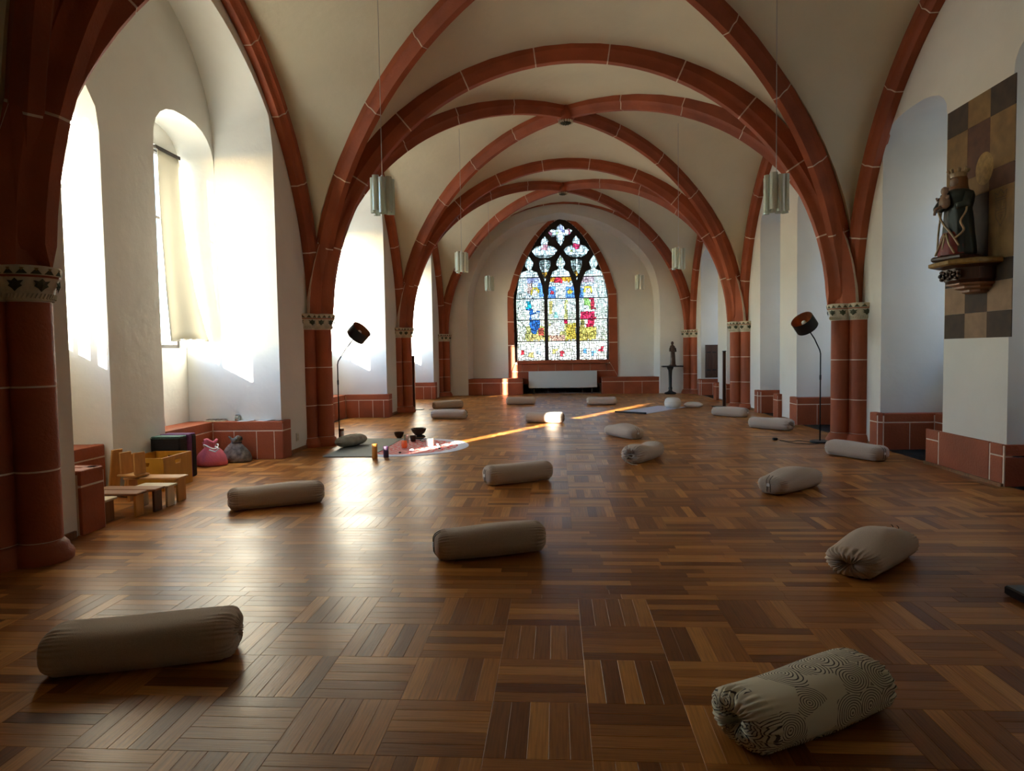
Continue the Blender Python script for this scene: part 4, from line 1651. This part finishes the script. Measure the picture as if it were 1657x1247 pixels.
floor_lamp('tilted floor lamp with black drum shade beside the second left column', -3.26, 9.82, 1.16, (.1, 0), (.335, 0, 1.625), (.70, -.22, .69))
floor_lamp('tilted floor lamp with black drum shade in front of the nearest right column', 3.60, 9.42, 1.22, (-.1, 0), (-.215, 0, 1.63), (-.60, -.34, .72))
cb = MB()
pts = []
for i in range(30):
    s_ = i / 29
    pts.append((3.47 - .36 * s_, 9.44 + .10 * sin(s_ * 7) + .25 * s_, .005))
cb.tube(pts, .0035, 5)
cb.tube([(3.55, 9.28, .005), (3.40, 9.22, .005), (3.25, 9.30, .005), (3.18, 9.42, .005), (3.12, 9.60, .005)], .0035, 5)
cord = thing('power_cord', 'thin black cord with plug lying beside the right floor lamp', 'cord', (0, 0, 0))
cb.build('wire', M_black, cord)
MB().box(3.05, 9.66, 0, 3.115, 9.72, .035, .008).build('plug', M_black, cord)

# slim dark uprights beside the third left and the second right column
for lab, x, y, s_ in (('slim black upright with flat foot behind the third left column', -3.33, 15.45, 1), ('slim black upright with flat foot beside the second right column', 3.78, 15.42, -1)):
    t = thing('slim_upright', lab, 'stand', (x, y, 0), 0, 'slim black uprights')
    MB().box(-.035, -.03, .012, .025, .03, 1.24, .004).build('post', M_dark_wood, t)
    MB().box(.026, -.03, .012, .031, .03, 1.24).build('edge_strip', M_chrome, t)
    MB().box(-.04, -.035, 1.24, .035, .035, 1.262, .004).build('cap', M_black, t)
    MB().box(-.26 if s_ < 0 else -.04, -.10, 0, .04 if s_ < 0 else .22, .10, .014, .004).build('foot', M_black, t)
wr = MB().tube([(-2.96 + .1 * i, 15.35 + .10 * sin(i * 1.3) - .12 * i, .004) for i in range(9)], .0035, 5).build('power_cord', M_black)
tag(wr, 'thin black wire trailing from the left slim upright', 'cord')

# ------------------------------------------------------------------ pendant lights


def pendant(label, x, y, zb, zt, ceil):
    t = thing('pendant_light', label, 'pendant lamp', (x, y, 0), .2, 'glass pendant lamps')
    n = 8
    for i in range(n):
        a = 2 * pi * i / n
        cx, cy = .085 * cos(a), .085 * sin(a)
        prof = []
        for j in range(9):
            b = a - 1.9 + 3.8 * j / 8
            prof.append((cx + .036 * cos(b), cy + .036 * sin(b)))
        for j in range(8, -1, -1):
            b = a - 1.9 + 3.8 * j / 8
            prof.append((cx + .031 * cos(b), cy + .031 * sin(b)))
        dz = .012 * ((i * 7) % 3 - 1)
        MB().loft([[(u, v, zb + dz) for u, v in prof], [(u, v, zt + dz) for u, v in prof]]).build('glass_staff', M_lampglass, t)
    MB().lathe([(.07, zt - .06), (.075, zt - .05), (.075, zt - .035), (.012, zt - .03), (.012, zt + .03)], 20).build('carrier', M_chrome, t, smooth=True, auto=40)
    MB().lathe([(.018, zt - .06), (.02, zt - .10), (.03, zt - .14), (.02, zt - .17), (.003, zt - .175)], 12).build('bulb', M_wax_white, t, smooth=True)
    MB().tube([(0, 0, zt), (0, 0, ceil)], .004, 6).build('cable', M_chrome, t)
    return t


for lab, x, y, zb, zt, ce in (
        ('nearest glass pendant lamp on the left, hanging high by the big rib', -1.715, 6.7, 2.715, 3.06, 5.25),
        ('nearest glass pendant lamp on the right, in front of the big ribs', 2.135, 6.7, 2.615, 2.96, 5.2),
        ('middle glass pendant lamp on the left, left of the stained glass window', -1.68, 12.1, 2.765, 3.11, 5.3),
        ('middle glass pendant lamp on the right, over the right vault rib', 2.175, 12.1, 2.73, 3.08, 5.25),
        ('farthest glass pendant lamp on the left, smallest beside the end arch', -1.71, 17.5, 2.92, 3.28, 5.3),
        ('farthest glass pendant lamp on the right, smallest beside the end arch', 2.16, 17.5, 2.87, 3.22, 5.25)):
    pendant(lab, x, y, zb, zt, ce)

# ------------------------------------------------------------------ radiator under the window
ra = thing('radiator', 'wide flat white radiator panel under the stained glass window', 'radiator', (.19, 20.80, 0))
MB().box(-1.055, -.02, .185, 1.055, .0, .705, .006).build('front_panel', M_radiator, ra)
MB().box(-1.03, 0.0, .20, 1.03, .12, .69).build('body', M_radiator, ra)
gr = MB()
for i in range(40):
    gr.box(-1.02 + i * .052, .0, .69, -1.02 + i * .052 + .03, .12, .70)
gr.build('top_grille', M_radiator, ra, kind='stuff')
for x in (-.9, .9):
    MB().box(x - .02, .03, 0, x + .02, .09, .2).build('foot', M_black, ra)
    MB().box(x - .03, .12, .4, x + .03, .21, .5).build('bracket', M_black, ra)

# ------------------------------------------------------------------ console with statuette, far right
cn = thing('console_table', 'dark pedestal console table against the end wall on the right', 'table', (3.36, 20.10, 0))
MB().box(-.24, -.16, .80, .36, .16, .835, .01).build('table_top', M_black, cn)
MB().lathe([(.17, 0), (.18, .02), (.16, .045), (.07, .08), (.05, .12), (.06, .17), (.045, .22), (.05, .55), (.06, .70), (.09, .76), (.10, .80)], 20).build('pedestal', M_black, cn, smooth=True, auto=50)


def figure_rings(h, wide, deep, folds, seed, head=.075):
    rn = random.Random(seed)
    ph = [rn.uniform(0, 6.28) for _ in range(4)]
    lv = [(0, .95), (.03, 1.0), (.12, .93), (.28, .80), (.42, .76), (.52, .74), (.58, .72), (.66, .84), (.74, .90), (.79, .86), (.825, .60), (.845, .33)]
    rings = []
    n = 40
    for z, s_ in lv:
        fo = folds * max(0, 1 - z / .75)
        ring = []
        for i in range(n):
            a = 2 * pi * i / n
            k = s_ * (1 + fo * (.6 * sin(9 * a + ph[0] + 3 * z) + .4 * sin(5 * a + ph[1] - 5 * z)))
            sway = .04 * wide * sin(z * 5)
            ring.append((wide / 2 * k * cos(a) + sway, deep / 2 * k * sin(a), z * h))
        rings.append(ring)
    hw = head
    for z, s_ in ((.858, .62), (.872, .86), (.895, 1.0), (.92, 1.06), (.948, 1.02), (.972, .80), (.99, .45), (.998, .12)):
        ring = []
        for i in range(n):
            a = 2 * pi * i / n
            k = s_
            nose = .16 * math.exp(-((a - 1.5 * pi) / .16) ** 2) if .885 < z < .93 else 0
            eye = -.06 * (math.exp(-((a - 1.5 * pi - .45) / .18) ** 2) + math.exp(-((a - 1.5 * pi + .45) / .18) ** 2)) if .915 < z < .935 else 0
            ring.append((hw * (k + nose + eye) * cos(a) * .82 + .04 * wide * sin(z * 5), hw * (k + nose + eye) * sin(a), z * h))
        rings.append(ring)
    return rings


st = thing('statuette', 'slender dark wooden statuette of a robed figure on the console table', 'statue', (3.43, 20.10, .836))
MB().loft(figure_rings(.72, .17, .13, .10, 3, .045)).build('figure', M_bronze, st, smooth=True)
MB().tube([(-.07, -.01, .52), (-.085, -.04, .43), (-.02, -.075, .42), (.02, -.07, .46)], [.026, .023, .018, .014], 8).tube([(.075, -.01, .52), (.09, -.04, .42), (.03, -.075, .41), (.0, -.07, .45)], [.026, .023, .018, .014], 8).build('arms', M_bronze, st, smooth=True)
MB().box(-.10, -.07, -.002, .10, .07, .03, .008).build('plinth', M_dark_wood, st)

# ------------------------------------------------------------------ wooden shutter doors in the far right niche
sd = struct('door_1')
for x0 in (4.235, 4.39):
    lf = MB().box(x0, 19.30, .52, x0 + .148, 19.335, 1.40, .006).build('leaf', M_dark_wood, sd)
    for z in (.70, 1.20):
        MB().box(x0 + .01, 19.285, z, x0 + .12, 19.299, z + .035, .003).build('strap_hinge', M_black, lf)
    MB().box(x0 + .03, 19.288, .58, x0 + .118, 19.299, .66, .003).box(x0 + .03, 19.288, .78, x0 + .118, 19.299, 1.15, .003).build('panel', M_dark_wood, lf)
MB().box(4.215, 19.31, .50, 4.56, 19.36, 1.43).build('frame', M_dark_wood, sd)

# ------------------------------------------------------------------ painted pier with statue on the right
PX_ = XR - .004
py0, py1 = 6.385, 7.435
cols_ = [py0 + (py1 - py0) * i / 3 for i in range(4)]
rows_ = [1.37, 1.62, 1.90, 2.10, 2.76, 2.95, 3.45, 3.72]
M_chk = [mat('painted_dark_brown', (0.040, 0.020, 0.008), 0.75, 9, 0.35), mat('painted_ochre', (0.19, 0.105, 0.032), 0.75, 6, 0.25), mat('painted_rust', (0.085, 0.028, 0.010), 0.75, 8, 0.3)]
M_beige = mat('painted_rose_beige', (0.25, 0.155, 0.085), 0.75, 7, 0.2)
pn = thing('painted_panel', 'chequered brown and ochre painted panel on the right hand pier', 'mural', (PX_, 0, 0))
for j in range(7):
    for i in range(3):
        lightc = (i + j) % 2 == 1
        m = (M_beige if j < 3 else M_chk[1]) if lightc else (M_chk[2] if (j in (4, 5)) else M_chk[0])
        MB().box(-.006, cols_[i] + .001, rows_[j] + .001, .003, cols_[i + 1] - .001, rows_[j + 1] - .001).build('painted_square', m, pn)
# gilt halo painted on the wall
hy, hz = 6.81, 2.99
MB().add([(-.0075, hy + .135 * cos(2 * pi * i / 36), hz + .155 * sin(2 * pi * i / 36)) for i in range(36)], [tuple(range(36))]).build('halo', M_ochre, pn, fixn=False)
# coat of arms: outlined shield with bars and a crown
sb = MB()
sy, sz = 6.56, 2.55


def stroke(pts, wd=.006):
    for a, b in zip(pts[:-1], pts[1:]):
        a, b = Vector(a), Vector(b)
        d = (b - a).normalized() * wd / 2
        nr = Vector((-d.y, d.x))
        q = [a + nr - d, b + nr + d, b - nr + d, a - nr - d]
        sb.add([(-.008, sy + p.x, sz + p.y) for p in q], [(0, 1, 2, 3)])


stroke([(-.07, .09), (.07, .09), (.07, -.06), (0, -.15), (-.07, -.06), (-.07, .09)])
stroke([(-.07, .0), (.07, .0)], .004)
stroke([(-.045, .075), (-.045, .02), (-.02, .02)], .004)
stroke([(0, .075), (0, .015)], .004)
stroke([(.02, .07), (.05, .07), (.05, .02), (.02, .02), (.02, .07)], .004)
stroke([(-.04, -.03), (.04, -.03)], .004)
stroke([(-.025, -.05), (0, -.09), (.025, -.05), (-.025, -.05)], .004)
stroke([(-.07, .11), (-.085, .17), (-.04, .14), (0, .185), (.04, .14), (.085, .17), (.07, .11), (-.07, .11)])
sb.build('coat_of_arms', M_dark_wood, pn, fixn=False)
# bracket shelf
bk = thing('bracket_shelf', 'carved bracket shelf with gilt edge carrying the statue on the right pier', 'shelf', (XR - .0115, 6.84, 0))


def octo(w, d, z):
    return [(0, -w, z), (-d * .55, -w, z), (-d, -w * .5, z), (-d, w * .5, z), (-d * .55, w, z), (0, w, z)]


MB().loft([octo(.32, .38, 2.065), octo(.335, .40, 2.075), octo(.335, .40, 2.105), octo(.30, .36, 2.12)]).build('gilt_edge', M_ochre, bk)
MB().loft([octo(.20, .24, 1.90), octo(.23, .28, 1.93), octo(.24, .29, 2.04), octo(.30, .36, 2.064)]).build('carved_block', M_dark_wood, bk)
MB().loft([octo(.10, .10, 1.80), octo(.13, .14, 1.815), octo(.13, .14, 1.835), octo(.18, .20, 1.85), octo(.18, .20, 1.87), octo(.22, .26, 1.885), octo(.22, .26, 1.899)]).build('stepped_moulding', M_brown_wood, bk)
cv = MB()
for yy in (-.12, 0, .12):
    for k in range(5):
        a = 2 * pi * k / 5
        cv.lathe([(.022, -.01), (.018, .012), (.004, .02)], 6, T=Matrix.Translation((-.29, yy + .035 * cos(a), 1.985 + .035 * sin(a))) @ Matrix.Rotation(-pi / 2, 4, 'Y'))
cv.build('carved_foliage', M_bronze, bk)
M_robe = mat('dark_polychrome_robe', (0.030, 0.040, 0.034), 0.4, 5, 0.4)
M_gilt = mat('worn_gilding', (0.42, 0.30, 0.16), 0.4, 20, 0.3)
M_skin = mat('aged_flesh_paint', (0.30, 0.19, 0.13), 0.5, 20, 0.15)
M_redrobe = mat('dark_red_robe', (0.20, 0.03, 0.025), 0.5, 12, 0.3)
sx = thing('statue', 'crowned polychrome wooden madonna with child on the bracket shelf', 'statue', (XR - .222, 6.86, 2.122), pi / 2 * -1 + .35)
MB().box(-.17, -.15, 0, .17, .15, .05, .015).build('plinth', M_dark_wood, sx)
Tz = Matrix.Translation((0, 0, .05))
MB().loft(figure_rings(.76, .34, .29, .13, 9, .062), T=Tz).build('figure', M_robe, sx, smooth=True)
MB().tube([(-.12, -.02, .62), (-.15, -.08, .52), (-.05, -.14, .50), (.02, -.13, .55)], [.045, .04, .03, .022], 10).tube([(.12, -.02, .62), (.15, -.07, .52), (.10, -.14, .50)], [.045, .04, .03], 10).build('arms', M_robe, sx, smooth=True)
MB().lathe([(.066, .80), (.072, .82), (.07, .845)], 16, cap0=False, cap1=False).build('crown_band', M_gilt, sx, smooth=True)
for i in range(8):
    a = 2 * pi * i / 8
    MB().tube([(.07 * cos(a), .07 * sin(a), .84), (.085 * cos(a), .085 * sin(a), .87), (.075 * cos(a), .075 * sin(a), .885)], [.012, .016, .004], 6).build('crown_point', M_gilt, sx)
# veil over the head, face
MB().loft([[(.075 * k * cos(2 * pi * i / 24), .012 + .07 * k * sin(2 * pi * i / 24), z) for i in range(24)] for z, k in ((.66, 1.25), (.70, 1.08), (.74, 1.02), (.78, 1.02), (.815, .8), (.825, .3))]).build('veil', M_brown_wood, sx, smooth=True)
MB().loft([[(.045 * k * cos(2 * pi * i / 20), -.032 + .045 * k * sin(2 * pi * i / 20), z) for i in range(20)] for z, k in ((.70, .4), (.715, .75), (.74, 1.0), (.77, 1.02), (.79, .8), (.80, .4))]).build('face', M_skin, sx, smooth=True)
# mantle hems and lower robe folds
hm = MB()
for pts in ([(-.13, -.07, .60), (-.105, -.115, .48), (-.04, -.132, .36), (.05, -.134, .25), (.12, -.12, .13)],
            [(.13, -.06, .58), (.155, -.075, .46), (.125, -.11, .36), (.15, -.10, .27), (.08, -.13, .20)],
            [(-.02, -.138, .26), (-.06, -.145, .16), (-.12, -.135, .06)], [(.0, -.14, .26), (.04, -.15, .16), (.09, -.14, .06)],
            [(-.01, -.14, .24), (-.02, -.155, .14), (-.03, -.15, .055)], [(-.15, -.03, .5), (-.165, -.04, .35), (-.16, -.06, .2), (-.17, -.05, .07)]):
    hm.tube(arcpath(pts, 5), .0095, 6)
hm.build('gilt_hem', M_gilt, sx, smooth=True)
MB().loft([[(.125 * k * cos(pi + pi * i / 14), -.05 + .105 * k * sin(pi + pi * i / 14) * (1 + .06 * sin(i * 2.3)), z) for i in range(15)] for z, k in ((.05, 1.08), (.14, 1.03), (.22, .92), (.27, .75))], False, False, closed=False).build('red_underskirt', M_redrobe, sx, smooth=True)
ch = MB().loft([[(.05 * k * cos(2 * pi * i / 18) - .01, -.155 + .04 * k * sin(2 * pi * i / 18), z) for i in range(18)] for z, k in ((.50, .5), (.52, 1.0), (.56, 1.05), (.60, .9), (.625, .5), (.635, .42), (.645, .62), (.665, .72), (.69, .62), (.705, .25))])
ch.tube([(.03, -.17, .60), (.055, -.185, .585), (.06, -.19, .615)], [.014, .012, .01], 8).tube([(-.05, -.17, .60), (-.06, -.185, .585), (-.065, -.195, .61)], [.014, .012, .01], 8).tube([(-.02, -.18, .52), (-.05, -.22, .49), (-.06, -.22, .44)], [.018, .016, .012], 8)
ch.build('child', M_skin, sx, smooth=True)

# ------------------------------------------------------------------ crate, cushions, stools and bags in the left niche
ct = thing('crate', 'yellow wooden storage crate with hand holes, on the floor beside the stools', 'crate', (-4.03, 6.50, 0))


def hole_panel(w_, h_, d0, d1, fn, parent):
    hy_ = [(-.06, h_ - .045), (.06, h_ - .045), (.045, h_ - .085), (-.045, h_ - .085)]
    MB().prism([(-w_, 0.0), (w_, 0.0), (w_, h_), (-w_, h_)], d0, d1, fn, holes=[hy_]).build('side_panel', M_crate, parent)


hole_panel(.255, .325, .185, .20, lambda a, b, d: (d, a, b), ct)
hole_panel(.255, .325, -.20, -.185, lambda a, b, d: (d, a, b), ct)
hole_panel(.184, .325, -.255, -.24, lambda a, b, d: (a, d, b), ct)
hole_panel(.184, .325, .24, .255, lambda a, b, d: (a, d, b), ct)
MB().box(-.184, -.239, .005, .184, .239, .018).build('bottom', M_crate, ct)
for lab, x0, x1, y0, y1, zt, m, m2 in (('black cushion block with teal top standing behind the yellow crate', -4.29, -3.97, 6.775, 6.93, .47, M_blackcloth, M_teal),
                                       ('purple cushion block between two black ones behind the crate', -4.29, -3.965, 6.935, 7.02, .475, M_purple, M_purple),
                                       ('black cushion block farthest behind the yellow crate', -4.29, -3.97, 7.025, 7.11, .475, M_blackcloth, M_purple)):
    t = thing('cushion_block', lab, 'cushion', ((x0 + x1) / 2, (y0 + y1) / 2, 0))
    dx, dy = (x1 - x0) / 2, (y1 - y0) / 2
    MB().box(-dx, -dy, 0, dx, dy, zt - .012, .012).build('block', m, t)
    MB().box(-dx + .004, -dy + .004, zt - .014, dx - .004, dy - .004, zt, .006).build('top_cover', m2, t)
    MB().tube([(-dx, -dy - .001, zt - .02), (dx, -dy - .001, zt - .02)], .003, 5).build('piping', m2, t)


def stool(label, x, y, L, W, H, m, rz=0, flip=False, z=0, mtop=None, tilt=0.0, rx=0.0):
    """low meditation stool: a board on two end panels"""
    t = thing('meditation_stool', label, 'stool', (x, y, z), rz, 'wooden meditation stools')
    t.rotation_euler = (rx, tilt, rz)
    s_ = -1 if flip else 1
    zz = lambda v: (H - v) if flip else v
    a, b = sorted((zz(H - .02), zz(H)))
    MB().box(-L / 2, -W / 2, a, L / 2, W / 2, b, .004).build('seat_board', mtop or m, t)
    a, b = sorted((zz(0), zz(H - .0202)))
    for sx_ in (-1, 1):
        x0 = sx_ * (L / 2 - .03)
        MB().box(x0 - .011, -W / 2 + .02, a, x0 + .011, W / 2 - .02, b, .004).build('leg_panel', m, t)
    return t


stool('nearest meditation stool with pale seat and brown legs by the stone block', -3.80, 5.10, .46, .15, .185, M_brown_wood, mtop=M_pale_wood)
stool('meditation stool with orange legs and brown seat, second from the stone block', -3.68, 5.275, .50, .15, .20, M_orange_wood, mtop=M_brown_wood)
stool('dark meditation stool, third in the row from the stone block', -3.64, 5.45, .52, .15, .20, M_dark_wood, mtop=M_brown_wood)
stool('small pale meditation stool between a dark and an orange one', -3.53, 5.64, .30, .15, .19, M_pale_wood)
stool('orange pine meditation stool at the far end of the row, next to the crate', -3.66, 5.85, .52, .17, .225, M_orange_wood)
stool('upturned pine meditation stool lying on the others, nearest the crate', -3.87, 5.84, .25, .15, .22, M_orange_wood, flip=True, z=.228, tilt=radians(-2), rz=-.38)
stool('upturned pine meditation stool leaning at the back against the stone bench', -4.14, 6.06, .26, .15, .40, M_orange_wood, flip=True, z=.03, tilt=radians(9), rz=-.30)


def bag(label, x, y, w_, d_, h_, m, seed, loop=None):
    rn = random.Random(seed)
    t = thing('drawstring_bag', label, 'bag', (x, y, 0))
    n = 48
    ph = [rn.uniform(0, 6.28) for _ in range(6)]
    lv = [(0, .93), (.05, 1.02), (.2, 1.0), (.38, .9), (.54, .74), (.66, .52), (.74, .34), (.80, .28), (.88, .36), (1.0, .46), (.93, .30), (.86, .12)]
    rings = []
    for z, s_ in lv:
        fo = .05 + .16 * z
        rings.append([(w_ / 2 * s_ * (1 + fo * .5 * sin(7 * a + ph[0]) + fo * .4 * sin(11 * a + ph[1] + 4 * z) + .06 * sin(2 * a + ph[2])) * cos(a) - .04 * w_ * z,
                       d_ / 2 * s_ * (1 + fo * .5 * sin(6 * a + ph[3]) + fo * .3 * sin(13 * a + ph[4])) * sin(a),
                       max(.002, h_ * z * (1 + .07 * sin(3 * a + ph[5])))) for a in [2 * pi * i / n for i in range(n)]])
    MB().loft(rings).build('sack', m, t, smooth=True)
    if loop:
        c = MB()
        c.tube([(.02 + w_ * .24 * cos(2 * pi * i / 20), -.05 + d_ * .2 * sin(2 * pi * i / 20), h_ * (.78 + .08 * sin(4 * pi * i / 20))) for i in range(21)], .008, 6)
        c.tube([(.10, -.10, h_ * .8), (.16, -.13, h_ * .72), (.13, -.16, h_ * .62), (.05, -.15, h_ * .68)], .008, 6)
        c.build('cord', loop, t, smooth=True)
    else:
        MB().tube([(w_ * .17 * cos(2 * pi * i / 20), d_ * .17 * sin(2 * pi * i / 20), h_ * .79) for i in range(21)], .006, 6).build('cord', M_blackcloth, t)
    return t


M_greyprint = mat('grey_floral_print', (0.05, 0.042, 0.038), 0.85, 16, 0.0, 60, 0.3, col2=(0.30, 0.27, 0.24), detail=9)
bag('pink drawstring cloth bag with white cord on the niche floor', -4.16, 7.78, .36, .28, .30, M_pink, 3, M_paper)
bag('dark grey floral cloth bag slumped behind the pink bag', -3.97, 8.04, .34, .24, .30, M_greyprint, 9)

# ------------------------------------------------------------------ things on the window bench
ty = thing('tea_light_tray', 'shallow tray of tea lights on the stone bench', 'tray', (-4.36, 8.30, .478), .05)
MB().box(-.13, -.06, 0, .13, .06, .012, .003).build('tray', M_pale_wood, ty)
for i in range(5):
    for j in range(2):
        MB().lathe([(.02, .012), (.021, .03), (.017, .031), (.003, .026)], 12, -.1 + .05 * i, -.027 + .054 * j).build('tea_light', M_chrome, ty, smooth=True, auto=40)
jr = thing('jar', 'small glass jar beside the tray on the stone bench', 'jar', (-4.10, 8.34, .478))
MB().lathe([(.03, 0), (.034, .005), (.034, .06), (.028, .066), (.026, .06), (.03, .008), (.003, .006)], 18).build('cup', M_cup, jr, smooth=True)
MB().lathe([(.03, .066), (.03, .08), (.003, .082)], 18).build('lid', M_chrome, jr, smooth=True, auto=40)
for i, (x, y, a, lab) in enumerate(((-3.97, 8.32, .2, 'white sheet of paper on the stone bench, nearer the jar'), (-3.72, 8.33, -.1, 'white sheet of paper on the stone bench, nearer the wall edge'))):
    rings = [[(-.10 + .05 * k, yy, .003 + (.012 * (k - 2) ** 2 / 4 if k > 2 else .0) + .0) for yy in (-.07, .07)] + [(-.10 + .05 * k, yy, .0012 + (.012 * (k - 2) ** 2 / 4 if k > 2 else 0)) for yy in (.07, -.07)] for k in range(5)]
    tag(MB().loft(rings).build('paper_sheet', M_paper), lab, 'paper', 'papers on the bench', (x, y, .478 + .001 * i), a)

# blind blowing out of the left window
NV, NU = 24, 16
front, backf = [], []
for j in range(NV + 1):
    v = j / NV
    row = []
    for i in range(NU + 1):
        u = i / NU
        yt = 7.80 + (8.24 - 7.80) * u
        yb = 7.76 + (8.32 - 7.76) * u
        y = yt + (yb - yt) * v
        x = -4.70 + .30 * (v ** 2.2) * (.25 + .75 * u) + .025 * sin(u * 9 + v * 2) * v
        z = 3.78 + (1.50 - 3.78) * v + .03 * sin(u * pi) * v
        row.append((x, y, z))
    front.append(row)
bd_ = MB().loft(front, False, False, closed=False).build('window_blind', M_curtain, smooth=True, fixn=False)
tag(bd_, 'cream fabric blind billowing out of the nearest left window', 'blind')
md = bd_.modifiers.new('thick', 'SOLIDIFY')
md.thickness = .003
hb = MB().tube([front[-1][0], front[-1][8], front[-1][16]], .008, 6).build('bottom_bar', M_curtain, bd_)
MB().box(-4.735, 7.76, 3.78, -4.69, 8.28, 3.82).build('head_rail', M_lead, bd_)

# power sockets
for lab, x, y, z, s_ in (('ivory wall socket low beside the second left column', XL, 8.86, .20, 1), ('ivory wall socket low beside the nearest right column', XR, 9.06, .23, -1), ):
    t = thing('wall_socket', lab, 'socket', (x, y, z))
    x0, x1 = sorted((0, .012 * s_))
    MB().box(x0, -.04, -.055, x1, .04, .055, .003).build('plate', M_socket, t)
    for dz in (-.025, .027):
        x0, x1 = sorted((.0125 * s_, .0135 * s_))
        MB().add([(.0132 * s_, .018 * cos(2 * pi * i / 14), dz + .018 * sin(2 * pi * i / 14)) for i in range(14)], [tuple(range(14))]).build('outlet', M_cream, t, fixn=False)

# flat black device at the right edge
dv = thing('player', 'flat black electronic device on the floor at the right edge', 'device', (2.53, 3.48, 0), .05)
M_gloss = mat('glossy_black_plastic', (0.012, 0.013, 0.016), 0.18, spec=0.6)
MB().box(-.22, -.12, .008, .22, .12, .055, .008).build('case', M_gloss, dv)
for x in (-.18, .18):
    MB().box(x - .02, -.10, 0, x + .02, .10, .009).build('foot', M_black, dv)
MB().box(-.19, -.1215, .022, .19, -.1195, .042, .0005).build('front_panel', M_black, dv)
